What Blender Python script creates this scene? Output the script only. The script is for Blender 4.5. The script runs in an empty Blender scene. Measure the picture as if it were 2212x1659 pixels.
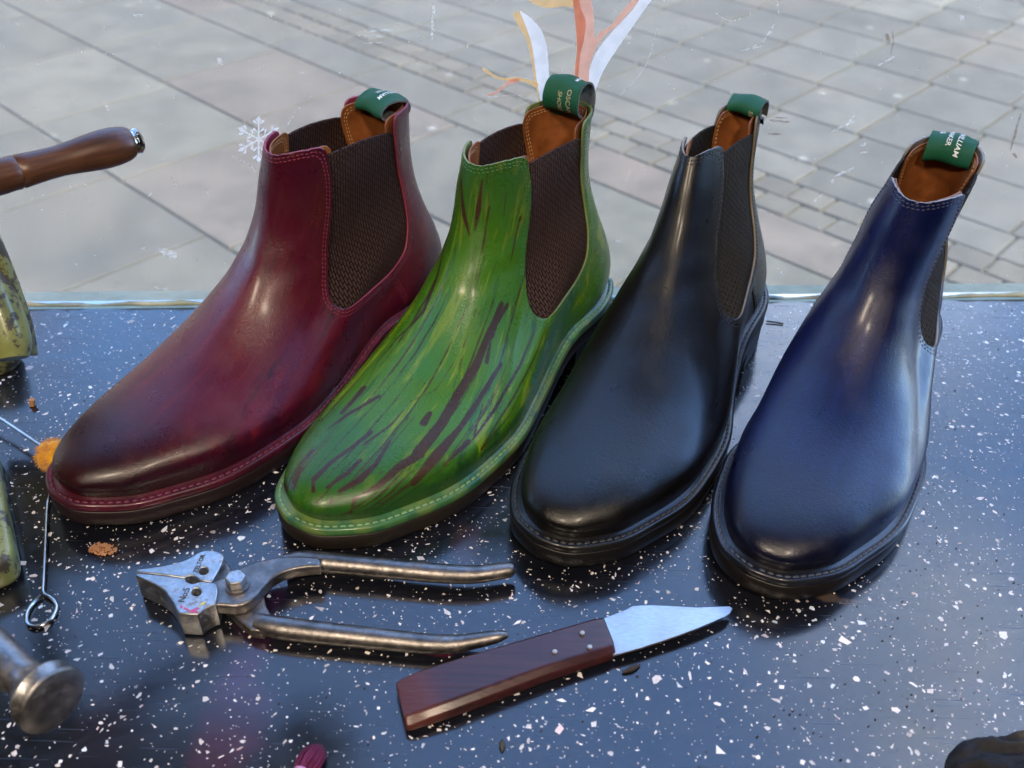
import bpy, bmesh, math, random
import numpy as np
from mathutils import Vector, Matrix
random.seed(7); rng = np.random.default_rng(11)
R = math.radians
scn = bpy.context.scene
col = scn.collection

# ------------------------------------------------------------------ camera
FPX, PITCH, ROLL, CAMH = 2140.3, .6514, .02316, .40125      # focal length in units of a 2212 px wide frame
cam = bpy.data.cameras.new('camera'); camo = bpy.data.objects.new('camera', cam); col.objects.link(camo)
_fw = Vector((0, math.cos(PITCH), -math.sin(PITCH))); _r0 = Vector((1, 0, 0)); _u0 = _r0.cross(_fw)
_r = _r0*math.cos(ROLL)+_u0*math.sin(ROLL); _u = -_r0*math.sin(ROLL)+_u0*math.cos(ROLL)
M = Matrix.Identity(4)
for k in range(3):
    M[k][0] = _r[k]; M[k][1] = _u[k]; M[k][2] = -_fw[k]
M[2][3] = CAMH
camo.matrix_world = M
cam.sensor_width = 36; cam.lens = 36*FPX/2212; cam.clip_start = .01; cam.clip_end = 200
cam.dof.use_dof = True; cam.dof.focus_distance = .56; cam.dof.aperture_fstop = 11
scn.camera = camo
ORI = Vector((0, 0, CAMH))
def ray(px, py):
    return _fw+_r*((px-1106)/FPX)-_u*((py-829.5)/FPX)
def at(px, py, z=0.0):
    """point of the horizontal plane at height z that was measured at this spot of the photograph"""
    d = ray(px, py); return ORI+d*((z-ORI.z)/d.z)
def deep(px, py, depth):
    return ORI+ray(px, py)*depth

# ------------------------------------------------------------------ world, sun, exposure
SUN_EL, SUN_AZ = 48.0, 115.0           # sun to the right, over the roof: the shop front keeps it off the ledge
world = bpy.data.worlds.new('World'); scn.world = world; world.use_nodes = True
wn = world.node_tree.nodes; wl = world.node_tree.links
for n in list(wn): wn.remove(n)
sky = wn.new('ShaderNodeTexSky'); sky.sky_type = 'NISHITA'; sky.sun_disc = False
sky.sun_elevation = R(SUN_EL); sky.sun_rotation = R(SUN_AZ); sky.air_density = 1.0; sky.dust_density = .1; sky.ozone_density = 8.0
tc = wn.new('ShaderNodeTexCoord'); nz = wn.new('ShaderNodeTexNoise'); nz.inputs['Scale'].default_value = 2.6; nz.inputs['Detail'].default_value = 6
wl.new(tc.outputs['Generated'], nz.inputs['Vector'])
dt = wn.new('ShaderNodeVectorMath'); dt.operation = 'DOT_PRODUCT'; wl.new(tc.outputs['Generated'], dt.inputs[0])
_a, _e = R(40), R(36); dt.inputs[1].default_value = (math.sin(_a)*math.cos(_e), math.cos(_a)*math.cos(_e), math.sin(_e))
ad = wn.new('ShaderNodeMath'); ad.operation = 'MULTIPLY_ADD'; wl.new(dt.outputs['Value'], ad.inputs[0]); ad.inputs[1].default_value = 2.2; wl.new(nz.outputs[0], ad.inputs[2])
cr_ = wn.new('ShaderNodeMapRange'); cr_.interpolation_type = 'SMOOTHSTEP'; wl.new(ad.outputs[0], cr_.inputs[0]); cr_.inputs[1].default_value = 2.52; cr_.inputs[2].default_value = 2.78
mxs = wn.new('ShaderNodeMix'); mxs.data_type = 'RGBA'; wl.new(cr_.outputs[0], mxs.inputs[0]); mxs.inputs[7].default_value = (4.6, 4.5, 4.5, 1)      # bright broken cloud
bg = wn.new('ShaderNodeBackground'); bg.inputs[1].default_value = .15
wo = wn.new('ShaderNodeOutputWorld'); wl.new(sky.outputs[0], mxs.inputs[6]); wl.new(mxs.outputs[2], bg.inputs[0]); wl.new(bg.outputs[0], wo.inputs[0])
sun = bpy.data.lights.new('sun', 'SUN'); sun.energy = 2.0; sun.angle = R(3); sun.color = (1, .90, .66)
suno = bpy.data.objects.new('sun', sun); col.objects.link(suno)
sd = Vector((math.sin(R(SUN_AZ))*math.cos(R(SUN_EL)), math.cos(R(SUN_AZ))*math.cos(R(SUN_EL)), math.sin(R(SUN_EL))))
suno.rotation_euler = sd.to_track_quat('Z', 'Y').to_euler(); suno.location = sd*5
scn.view_settings.view_transform = 'Standard'; scn.view_settings.look = 'None'
scn.view_settings.gamma = 1; scn.view_settings.use_curve_mapping = False
scn.view_settings.exposure = 3.65
def ceiling_bulb(name, loc, power, size):
    l = bpy.data.lights.new(name, 'AREA'); l.shape = 'DISK'; l.size = size; l.energy = power; l.color = (1, .82, .62)
    o = bpy.data.objects.new(name, l); col.objects.link(o); o.location = loc
    o.rotation_euler = (Vector(loc)-Vector((.05, .35, 0))).to_track_quat('Z', 'Y').to_euler()
ceiling_bulb('ceiling_lamp_light', (-.40, -.42, .98), .75, .15)
ceiling_bulb('ceiling_lamp_light.001', (.28, -.45, 1.00), .75, .15)

# ------------------------------------------------------------------ helpers: nodes
class NT:
    def __init__(s, name):
        s.m = bpy.data.materials.new(name); s.m.use_nodes = True
        s.n = s.m.node_tree.nodes; s.l = s.m.node_tree.links
        for x in list(s.n): s.n.remove(x)
        s.out = s.n.new('ShaderNodeOutputMaterial')
    def new(s, t, ins=None, **kw):
        n = s.n.new(t)
        for k, v in kw.items(): setattr(n, k, v)
        if ins:
            for k, v in ins.items(): s.set(n, k, v)
        return n
    def set(s, n, k, v):
        i = n.inputs[k]
        if isinstance(v, bpy.types.NodeSocket): s.l.new(v, i)
        elif isinstance(v, bpy.types.Node): s.l.new(v.outputs[0], i)
        else:
            if hasattr(i.default_value, '__len__') and not hasattr(v, '__len__'): v = (v,)*len(i.default_value)
            if hasattr(i.default_value, '__len__') and len(i.default_value) == 4 and len(v) == 3: v = (*v, 1)
            i.default_value = v
    def coord(s, kind='Object'): return s.new('ShaderNodeTexCoord').outputs[kind]
    def attr(s, name): return s.new('ShaderNodeAttribute', attribute_name=name)
    def mapping(s, vec, scale=(1, 1, 1), rot=(0, 0, 0), loc=(0, 0, 0)):
        return s.new('ShaderNodeMapping', {'Vector': vec, 'Scale': scale, 'Rotation': rot, 'Location': loc}).outputs[0]
    def noise(s, vec, scale, detail=3, rough=.55, dist=0):
        return s.new('ShaderNodeTexNoise', {'Vector': vec, 'Scale': scale, 'Detail': detail, 'Roughness': rough, 'Distortion': dist}).outputs[0]
    def ramp(s, fac, stops, interp='LINEAR'):
        n = s.new('ShaderNodeValToRGB', {'Fac': fac}); r = n.color_ramp; r.interpolation = interp
        while len(r.elements) > 1: r.elements.remove(r.elements[-1])
        for i, (p, c) in enumerate(stops):
            e = r.elements[0] if i == 0 else r.elements.new(p)
            e.position = p; e.color = (*c, 1) if hasattr(c, '__len__') else (c, c, c, 1)
        return n.outputs[0]
    def mix(s, fac, a, b, mode='MIX'):
        n = s.new('ShaderNodeMix', data_type='RGBA', blend_type=mode)
        s.set(n, 0, fac); s.set(n, 6, a); s.set(n, 7, b); return n.outputs[2]
    def math(s, op, a, b=0.0, c=None, clamp=False):
        n = s.new('ShaderNodeMath', operation=op, use_clamp=clamp); s.set(n, 0, a); s.set(n, 1, b)
        if c is not None: s.set(n, 2, c)
        return n.outputs[0]
    def step(s, v, a, b):
        n = s.new('ShaderNodeMapRange', {'Value': v, 'From Min': a, 'From Max': b}, interpolation_type='SMOOTHSTEP'); return n.outputs[0]
    def sep(s, v):
        return s.new('ShaderNodeSeparateXYZ', {0: v}).outputs
    def bump(s, h, strength=.3, dist=.001, normal=None):
        n = s.new('ShaderNodeBump', {'Height': h, 'Strength': strength, 'Distance': dist})
        if normal is not None: s.set(n, 'Normal', normal)
        return n.outputs[0]
    def pbr(s, base, rough=.5, metal=0, normal=None, spec=.5, coat=0, coat_rough=.1, **kw):
        n = s.new('ShaderNodeBsdfPrincipled', {'Base Color': base, 'Roughness': rough, 'Metallic': metal, 'Specular IOR Level': spec,
                                               'Coat Weight': coat, 'Coat Roughness': coat_rough})
        if normal is not None: s.set(n, 'Normal', normal)
        for k, v in kw.items(): s.set(n, k, v)
        s.l.new(n.outputs[0], s.out.inputs[0]); return n

# ------------------------------------------------------------------ helpers: objects
def tag(o, label=None, cat=None, group=None, kind=None):
    if label: o['label'] = label
    if cat: o['category'] = cat
    if group: o['group'] = group
    if kind: o['kind'] = kind
    return o
def empty(name, loc=(0, 0, 0), rz=0):
    o = bpy.data.objects.new(name, None); col.objects.link(o); o.location = loc; o.rotation_euler.z = rz
    o.empty_display_size = .02; return o
def link(name, me, mats, parent=None, smooth=True):
    if not isinstance(mats, (list, tuple)): mats = [mats]
    for m in mats: me.materials.append(m)
    if smooth:
        me.polygons.foreach_set('use_smooth', [True]*len(me.polygons))
    o = bpy.data.objects.new(name, me); col.objects.link(o)
    if parent: o.parent = parent
    return o
def mesh(name, V, F, mats, parent=None, smooth=True, mi=None, flip=False):
    me = bpy.data.meshes.new(name)
    V = [tuple(map(float, v)) for v in V]
    if flip: F = [tuple(reversed(f)) for f in F]
    me.from_pydata(V, [], [tuple(int(i) for i in f) for f in F]); me.update()
    if mi is not None: me.polygons.foreach_set('material_index', [int(i) for i in mi])
    return link(name, me, mats, parent, smooth)
def bevel(o, w, seg=2, angle=30):
    b = o.modifiers.new('bevel', 'BEVEL'); b.width = w; b.segments = seg; b.limit_method = 'ANGLE'; b.angle_limit = R(angle)
    b.harden_normals = False; return o
def recalc(o):
    bm = bmesh.new(); bm.from_mesh(o.data); bmesh.ops.recalc_face_normals(bm, faces=bm.faces); bm.to_mesh(o.data); bm.free(); return o
def auto_smooth(o, ang=35):
    me = o.data; bm = bmesh.new(); bm.from_mesh(me)
    for e in bm.edges:
        if len(e.link_faces) == 2 and e.calc_face_angle(0) > R(ang): e.smooth = False
    bm.to_mesh(me); bm.free(); return o
def loft(rings, cap0=True, cap1=True):
    """rings: list of equally long closed loops"""
    n = len(rings[0]); V = [p for r in rings for p in r]; F = []
    for k in range(len(rings)-1):
        for j in range(n):
            a = k*n+j; b = k*n+(j+1) % n; F.append((a, b, b+n, a+n))
    if cap0: F.append(tuple(range(n-1, -1, -1)))
    if cap1: F.append(tuple(range((len(rings)-1)*n, len(rings)*n)))
    return V, F
def cr_pts(P, n):
    P = [Vector(p) for p in P]; out = []; m = len(P)
    for k in range(n):
        t = k/(n-1)*(m-1); i = min(int(t), m-2); u = t-i
        p1, p2 = P[i], P[i+1]; p0 = P[i-1] if i else 2*p1-p2; p3 = P[i+2] if i+2 < m else 2*p2-p1
        out.append(.5*((2*p1)+(-p0+p2)*u+(2*p0-5*p1+4*p2-p3)*u*u+(-p0+3*p1-3*p2+p3)*u**3))
    return out
def tube(name, pts, rad, mats, parent=None, seg=12, n=None, flat=1.0, up=Vector((0, 0, 1))):
    """rad: number or list matching pts; flat squashes the section along 'up'"""
    if n:
        if isinstance(rad, (list, tuple)):
            rr = [v[0] for v in cr_pts([(q, 0, 0) for q in rad], n)]
        else: rr = [rad]*n
        pts = cr_pts(pts, n)
    else:
        pts = [Vector(p) for p in pts]; rr = rad if isinstance(rad, (list, tuple)) else [rad]*len(pts)
    rings = []
    for i, p in enumerate(pts):
        t = (pts[min(i+1, len(pts)-1)]-pts[max(i-1, 0)]).normalized()
        s = t.cross(up)
        if s.length < 1e-4: s = t.cross(Vector((1, 0, 0)))
        s.normalize(); w = s.cross(t)
        rings.append([p+s*math.cos(a)*rr[i]+w*math.sin(a)*rr[i]*flat for a in (2*math.pi*k/seg for k in range(seg))])
    V, F = loft(rings)
    o = mesh(name, V, F, mats, parent); recalc(o); auto_smooth(o, 50); return o
def lathe(name, prof, org, axis, mats, parent=None, seg=48, roll=Vector((0, 0, 1)), sharp=35):
    """prof: (t along axis, radius)"""
    axis = Vector(axis).normalized()
    if abs(axis.dot(roll)) > .99: roll = Vector((1, 0, 0))
    s = axis.cross(roll).normalized(); w = s.cross(axis)
    org = Vector(org)
    rings = [[org+axis*t+(s*math.cos(a)+w*math.sin(a))*max(r, 1e-5) for a in (2*math.pi*k/seg for k in range(seg))] for t, r in prof]
    V, F = loft(rings); o = mesh(name, V, F, mats, parent); recalc(o); auto_smooth(o, sharp); return o
def prism(name, outer, holes, z0, z1, bev, mats, parent=None, seg=2):
    """upright slab with the given outline (and holes), rounded rims"""
    cu = bpy.data.curves.new(name, 'CURVE'); cu.dimensions = '2D'; cu.fill_mode = 'BOTH'
    cu.extrude = (z1-z0)/2-bev; cu.bevel_depth = bev; cu.bevel_resolution = seg; cu.offset = -bev
    for lp in [outer]+list(holes):
        sp = cu.splines.new('POLY'); sp.points.add(len(lp)-1); sp.use_cyclic_u = True
        for q, p in zip(sp.points, lp): q.co = (p[0], p[1], 0, 1)
    tmp = bpy.data.objects.new('tmp', cu); col.objects.link(tmp)
    dg = bpy.context.evaluated_depsgraph_get(); dg.update()
    me = bpy.data.meshes.new_from_object(tmp.evaluated_get(dg)); me.name = name
    bpy.data.objects.remove(tmp); bpy.data.curves.remove(cu)
    for v in me.vertices: v.co.z += (z0+z1)/2
    me.materials.clear()
    o = link(name, me, mats, parent)
    bm = bmesh.new(); bm.from_mesh(me); bmesh.ops.remove_doubles(bm, verts=bm.verts, dist=1e-6); bm.to_mesh(me); bm.free()
    for f in me.polygons:
        if abs(f.normal.z) > .995: f.use_smooth = False
    auto_smooth(o, 40); return o
def text_mesh(body, size, bold=0.0, spacing=1.0):
    """letters as flat faces: arrays V (x, y), F"""
    cu = bpy.data.curves.new('t', 'FONT'); cu.body = body; cu.size = size; cu.offset = bold; cu.space_character = spacing; cu.resolution_u = 3
    tmp = bpy.data.objects.new('tmp', cu); col.objects.link(tmp)
    dg = bpy.context.evaluated_depsgraph_get(); dg.update()
    me = bpy.data.meshes.new_from_object(tmp.evaluated_get(dg))
    bm = bmesh.new(); bm.from_mesh(me); bmesh.ops.triangulate(bm, faces=bm.faces)
    bmesh.ops.subdivide_edges(bm, edges=[e for e in bm.edges if e.calc_length() > size*.25], cuts=2, use_grid_fill=False)
    V = [(v.co.x, v.co.y) for v in bm.verts]; bm.verts.index_update(); F = [[v.index for v in f.verts] for f in bm.faces]
    bm.free(); bpy.data.objects.remove(tmp); bpy.data.meshes.remove(me); bpy.data.curves.remove(cu)
    return V, F

# ------------------------------------------------------------------ materials
def m_simple(name, base, rough=.5, metal=0, bump=0, bscale=300, **kw):
    t = NT(name); nrm = None
    c = t.coord()
    if bump: nrm = t.bump(t.noise(c, bscale, 4), bump, .0006)
    v = t.noise(c, bscale*.12+20, 3)
    b = t.mix(t.step(v, .3, .7), tuple(q*.82 for q in base), tuple(min(1, q*1.15) for q in base))
    t.pbr(b, rough, metal, nrm, **kw); return t.m

def m_leather(name, deep, mid, hi, toe, rough=.32, streak=1.0, dye=None, wrinkle=1.0, burn=None):
    t = NT(name); P = t.coord('Object'); fl = t.attr('flow').outputs['Vector']
    st = t.noise(t.mapping(fl, (3.2, 3.2, 1.6)), 1.6, 5, .62, .4)          # soft hand-rubbed clouds drawn out along the boot
    fine = t.noise(t.mapping(fl, (9, 9, 1.3)), 3.0, 4, .6)
    f = t.math('ADD', t.math('MULTIPLY', st, 1-.16*streak), t.math('MULTIPLY', fine, .16*streak))
    c = t.ramp(f, [(.30, deep), (.43, mid), (.53, mid), (.61, hi), (.72, mid)])
    y = t.sep(P)[1]; z = t.sep(P)[2]
    mottle = t.noise(P, 35, 4)
    if burn is not None:                                                   # hand-burnished zones: top line, edge above the welt
        zz = t.math('ADD', z, t.math('MULTIPLY', t.math('SUBTRACT', st, .5), .08))
        c = t.mix(t.math('MULTIPLY', t.step(zz, .095, .165), burn[1]), c, burn[0])
        c = t.mix(t.math('MULTIPLY', t.math('SUBTRACT', 1.0, t.step(zz, .022, .042)), burn[1]), c, burn[0])
        cl = t.math('MULTIPLY', t.step(t.noise(P, 19, 3, .5), .52, .68), burn[3]); c = t.mix(cl, c, burn[2])
    tb = t.step(t.math('ADD', y, t.math('MULTIPLY', mottle, .05)), .235, .31)   # burnished dark toe
    c = t.mix(t.math('MULTIPLY', tb, .85), c, toe)
    if dye is not None:
        a = t.attr('dye').outputs['Fac']
        br = t.noise(t.mapping(fl, (26, 26, 5)), 9, 4, .7)
        br2 = t.noise(P, 420, 2)
        e = t.math('ADD', a, t.math('MULTIPLY', t.math('SUBTRACT', br, .5), 1.5))
        e = t.math('ADD', e, t.math('MULTIPLY', t.math('SUBTRACT', br2, .5), .5))
        msk = t.math('MULTIPLY', t.step(e, -.15, .55), t.ramp(br, [(.25, .72), (.55, .97)]))
        c = t.mix(msk, c, dye)
    pore = t.new('ShaderNodeTexVoronoi', {'Vector': P, 'Scale': 1900}).outputs['Distance']
    wr = t.noise(t.mapping(fl, (5, 5, 26)), 5.5, 4, .6, .6)
    wz = t.math('MULTIPLY', t.step(z, .05, .09), t.math('SUBTRACT', 1.0, t.step(z, .11, .15)))
    n1 = t.bump(t.math('MULTIPLY', wr, wz), .28*wrinkle, .0012)
    n0 = t.bump(t.noise(P, 22, 2), .22, .003, n1)
    n2 = t.bump(t.math('ADD', pore, t.math('MULTIPLY', t.noise(P, 420, 4, .7), 1.6)), .26, .00042, n0)
    ro = t.ramp(t.noise(P, 55, 6, .7), [(.3, rough*.75), (.5, rough), (.72, rough*1.5)])
    t.pbr(c, ro, 0, n2, spec=.45, coat=.25, coat_rough=.22)
    return t.m

LEA = {
 'maroon': m_leather('maroon_leather', (.022, .0010, .008), (.078, .0024, .016), (.12, .007, .014), (.007, .0006, .0030), .31, .25, burn=((.020, .0010, .009), .6, (.12, .012, .014), .3)),
 'green': m_leather('green_leather', (.009, .052, .010), (.048, .160, .006), (.190, .270, .008), (.014, .085, .008), .30, .4, dye=(.038, .009, .009), burn=((.008, .042, .016), .65, (.014, .15, .060), .35)),
 'black': m_leather('black_leather', (.0016, .0014, .0012), (.0026, .0021, .0017), (.004, .003, .0024), (.0014, .0012, .001), .33),
 'blue': m_leather('navy_leather', (.0012, .0024, .022), (.0018, .0046, .044), (.003, .008, .070), (.001, .0014, .008), .33)}
EDGE = {
 'maroon': m_simple('maroon_cut_edge', (.24, .03, .07), .5),
 'green': m_simple('green_cut_edge', (.16, .20, .07), .5),
 'black': m_simple('pale_cut_edge', (.20, .17, .13), .5),
 'blue': m_simple('cream_cut_edge', (.24, .23, .22), .5)}
THREAD = {
 'maroon': m_simple('maroon_thread', (.16, .012, .04), .6),
 'green': m_simple('green_thread', (.035, .13, .03), .6),
 'black': m_simple('black_thread', (.012, .011, .011), .6),
 'blue': m_simple('navy_thread', (.035, .045, .09), .6)}
def m_welt(name, a, b, edge):
    t = NT(name); P = t.coord(); v = t.noise(P, 90, 4)
    c = t.mix(t.step(v, .35, .65), a, b)
    g = t.new('ShaderNodeNewGeometry').outputs['Normal']; nz = t.sep(g)[2]
    c = t.mix(t.math('MULTIPLY', t.step(t.noise(P, 40, 3), .45, .6), .6), c, edge)
    t.pbr(c, .38, 0, t.bump(t.noise(P, 900, 3), .3, .0004), coat=.25); return t.m
WELT = {
 'maroon': m_welt('maroon_welt', (.045, .004, .012), (.085, .007, .022), (.03, .003, .010)),
 'green': m_welt('green_welt', (.020, .10, .045), (.06, .17, .05), (.16, .22, .05)),
 'black': m_welt('black_welt', (.004, .004, .005), (.008, .008, .009), (.003, .003, .004)),
 'blue': m_welt('navy_welt', (.005, .006, .012), (.010, .012, .022), (.004, .004, .007))}
WTHREAD = {
 'maroon': m_simple('maroon_welt_thread', (.11, .012, .035), .5),
 'green': m_simple('green_welt_thread', (.16, .30, .14), .5),
 'black': m_simple('grey_welt_thread', (.028, .028, .030), .5),
 'blue': m_simple('navy_welt_thread', (.045, .052, .080), .5)}
SOLE = {
 'maroon': m_simple('burgundy_sole', (.014, .006, .008), .45, 0, .3, 500),
 'green': m_simple('dark_brown_sole', (.014, .010, .007), .5, 0, .3, 500),
 'black': m_simple('black_sole', (.004, .004, .005), .42, 0, .3, 500),
 'blue': m_simple('black_brown_sole', (.007, .005, .005), .42, 0, .3, 500)}
def m_lining():
    t = NT('tan_lining'); P = t.coord(); v = t.noise(P, 60, 5, .6)
    c = t.ramp(v, [(.3, (.15, .044, .011)), (.55, (.27, .088, .024)), (.75, (.20, .064, .016))])
    t.pbr(c, .5, 0, t.bump(t.noise(P, 130, 5), .35, .001)); return t.m
LINING = m_lining()
LTHREAD = m_simple('cream_thread', (.45, .26, .12), .6)
def m_elastic(name, hi, lo):
    t = NT(name); P = t.coord(); X, Y, Z = t.sep(P)
    # two-thread twill: short upright stitches, every second column shifted
    v = t.new('ShaderNodeCombineXYZ', {0: t.math('ADD', Z, t.math('MULTIPLY', Y, .25)), 1: Y, 2: 0.0}).outputs[0]
    b = t.new('ShaderNodeTexBrick', {'Vector': v, 'Scale': 1.0, 'Mortar Size': .00045, 'Mortar Smooth': 1.0, 'Brick Width': .0044, 'Row Height': .00200,
                                     'Color1': (1, 1, 1), 'Color2': (.8, .8, .8), 'Mortar': (0, 0, 0)}, offset=.5)
    h = b.outputs[0]
    c = t.mix(h, lo, hi)
    t.pbr(c, .8, 0, t.bump(h, 1.0, .0016), spec=.12); return t.m
ELA = {'maroon': m_elastic('brown_elastic', (.062, .034, .030), (.007, .0035, .003)),
       'green': m_elastic('brown_elastic_green', (.078, .044, .034), (.009, .005, .004)),
       'black': m_elastic('grey_elastic', (.046, .038, .029), (.006, .005, .004)),
       'blue': m_elastic('grey_brown_elastic', (.048, .037, .030), (.006, .005, .004))}
def m_tab():
    t = NT('green_webbing'); P = t.coord(); X, Y, Z = t.sep(P)
    w = t.new('ShaderNodeTexWave', {'Vector': t.mapping(P, (1, 1, 1), (0, 0, .6)), 'Scale': 420.0, 'Distortion': .4})
    c = t.mix(w.outputs[0], (.005, .060, .030), (.010, .115, .055))
    t.pbr(c, .62, 0, t.bump(w.outputs[0], .5, .0004), spec=.3); return t.m
TAB = m_tab()
TABIN = m_simple('grey_felt_backing', (.11, .12, .12), .9, 0, .8, 900)
TABTXT = m_simple('silver_lettering', (.75, .78, .78), .35)
TABTXT2 = m_simple('gold_lettering', (.38, .34, .20), .4)

def m_ledge():
    t = NT('dark_terrazzo'); P = t.coord()
    n = t.noise(P, 12, 5, .6)
    c = t.ramp(n, [(.3, (.004, .005, .009)), (.7, (.008, .009, .015))])
    # dye drips and rubbed-in colour left on the surface
    def stain(x, y, rx, ry, colr, k, rot=0):
        nonlocal c
        q = t.mapping(P, (1/rx, 1/ry, 0), (0, 0, 0), (-x/rx, -y/ry, 0))
        d = t.new('ShaderNodeVectorMath', {0: q}, operation='LENGTH').outputs['Value']
        d = t.math('ADD', d, t.math('MULTIPLY', t.math('SUBTRACT', t.noise(P, 60, 5, .7), .5), 1.6))
        c = t.mix(t.math('MULTIPLY', t.math('SUBTRACT', 1.0, t.step(d, .5, 1.1)), k), c, colr)
    for (x, y, rx, ry, cc, k) in STAINS: stain(x, y, rx, ry, cc, k)
    sm = t.noise(t.mapping(P, (1, 1.6, 1)), 16, 6, .7, 1.2)
    scr = t.new('ShaderNodeTexNoise', {'Vector': t.mapping(P, (18, 700, 1), (0, 0, .9)), 'Scale': 1.0, 'Detail': 2}).outputs[0]
    ro = t.math('ADD', t.ramp(sm, [(.35, .13), (.62, .21), (.8, .34)]), t.math('MULTIPLY', t.step(scr, .62, .76), .22))
    dustn = t.math('ADD', t.step(t.noise(P, 900, 3, .8), .60, .74), t.math('MULTIPLY', t.step(sm, .45, .75), .35))
    c = t.mix(t.math('MULTIPLY', dustn, .22), c, (.055, .056, .065))
    t.pbr(c, ro, 0, t.bump(t.noise(P, 30, 4), .06, .002), spec=.9, IOR=1.55); return t.m
def m_chip():
    t = NT('terrazzo_chips'); P = t.coord(); a = t.attr('tint').outputs['Color']
    ro = t.ramp(t.noise(P, 25, 5), [(.35, .12), (.7, .3)])
    t.pbr(t.mix(t.step(t.noise(P, 900, 3), .35, .7), a, t.mix(1.0, a, (.82, .80, .80), 'MULTIPLY')), ro, 0, None, spec=.5); return t.m

# ------------------------------------------------------------------ the setting
SL, SR = at(-700, 676), at(2900, 640)                       # inner foot of the window glass
SD = (SR-SL).normalized(); SN = Vector((-SD.y, SD.x, 0))     # along the sill, and out towards the street
FLOOR = -.65
_p = at(640, 1640); STAINS = []
for px, py, rx, ry, cc, k in ((500, 1560, .020, .045, (.12, .01, .07), .16), (560, 1330, .012, .06, (.05, .004, .045), .22), (470, 1640, .018, .02, (.12, .02, .02), .16), (1010, 1180, .01, .02, (.10, .03, .03), .2),
                              (1275, 1410, .010, .004, (.22, .20, .01), .35), (950, 1405, .012, .004, (.18, .01, .05), .35),
                              (1790, 1290, .007, .004, (.09, .065, .05), .8), (1830, 1300, .008, .003, (.08, .06, .05), .7), (2110, 1500, .02, .01, (.05, .05, .07), .3), (240, 1560, .02, .03, (.02, .01, .014), .3)):
    q = at(px, py); STAINS.append((q.x, q.y, rx, ry, cc, k))
LEDGE = m_ledge()
a0, a1 = SL+Vector((0, 0, 0)), SR
f0, f1 = Vector((SL.x, -.12, 0)), Vector((SR.x, -.12, 0))
V = [f0, f1, a1, a0]; V = [(v.x, v.y, 0) for v in V]+[(v.x, v.y, -.03) for v in V]
F = [(0, 1, 2, 3), (7, 6, 5, 4), (0, 4, 5, 1), (1, 5, 6, 2), (2, 6, 7, 3), (3, 7, 4, 0)]; MI = [0]*6
tints = [(.5, .5, .5)]*6
def lattice_chips(n, x0, x1, y0, y1, s0, s1, pw):
    for _ in range(n):
        x = rng.uniform(x0, x1); y = rng.uniform(y0, y1)
        s = s0+(s1-s0)*rng.random()**pw
        if (Vector((x, y, 0))-SL).dot(SN) > -.004: continue
        k = int(rng.choice([3, 4, 4, 5, 5, 6])); an = np.sort(rng.random(k)*2*np.pi*.9+np.arange(k)*.05)
        an = (np.arange(k)+rng.uniform(-.35, .35, k))*2*np.pi/k; rr = s*rng.uniform(.55, 1.0, k)
        el = rng.choice([1, .8, .6, .45, .3]); th = rng.random()*np.pi; z = rng.uniform(.00004, .00016)
        cxs = [(np.cos(t)*q, np.sin(t)*q*el) for t, q in zip(an, rr)]
        b = len(V)
        for u, w in cxs: V.append((x+u*np.cos(th)-w*np.sin(th), y+u*np.sin(th)+w*np.cos(th), z))
        F.append(tuple(range(b, b+k))); MI.append(1)
        g = rng.random(); v = rng.uniform(.55, 1.0)
        tints.append((v, v*.93, v*.88) if g < .45 else (v, v*.98, v*.97) if g < .8 else (v*.85, v*.93, v) if g < .9 else (v*.9, v*.68, v*.62) if g < .93 else (v*.55, v*.5, v*.48))
lattice_chips(17000, -.45, .45, .20, .66, .00032, .00095, 1.2)
lattice_chips(4300, -.45, .45, .20, .66, .0009, .0022, 1.7)
lattice_chips(650, -.45, .45, .20, .66, .0017, .0042, 2.0)
def m_chip_done(): return m_chip()
led = mesh('ledge', V, F, [LEDGE, m_chip()], None, False, MI)
ca = led.data.attributes.new('tint', 'FLOAT_COLOR', 'FACE'); ca.data.foreach_set('color', np.array([(*t, 1) for t in tints], np.float32).ravel())
tag(led, kind='structure')

# street paving, seen through the glass: square slabs, a band of setts, smaller pavers
PA = R(-43); PU = Vector((math.cos(PA), math.sin(PA), 0)); PV = Vector((-math.sin(PA), math.cos(PA), 0))
def m_paving(name):
    t = NT(name); P = t.coord(); a = t.attr('tint').outputs['Color']
    n = t.noise(P, 9, 6, .65); n2 = t.noise(P, 140, 4, .7); n3 = t.noise(P, 2.2, 3)
    c = t.mix(t.step(n, .35, .65), t.mix(1.0, a, (.80, .79, .76), 'MULTIPLY'), t.mix(1.0, a, (1.30, 1.27, 1.25), 'MULTIPLY'))
    c = t.mix(t.math('MULTIPLY', t.step(n2, .48, .7), .8), c, t.mix(1.0, a, (.66, .66, .66), 'MULTIPLY'))
    c = t.mix(t.math('MULTIPLY', t.step(n3, .5, .7), .5), c, (.060, .048, .036))
    w = t.new('ShaderNodeTexVoronoi', {'Vector': t.mapping(P, (1, 1, 0)), 'Scale': 6.0, 'Randomness': 1.0})
    gum = t.math('SUBTRACT', 1.0, t.step(w.outputs['Distance'], .06, .10))
    c = t.mix(t.math('MULTIPLY', gum, .7), c, (.13, .125, .115))
    t.pbr(c, .75, 0, t.bump(t.math('ADD', n2, n), .3, .003), spec=.35); return t.m
V = []; F = []; T = []
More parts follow.
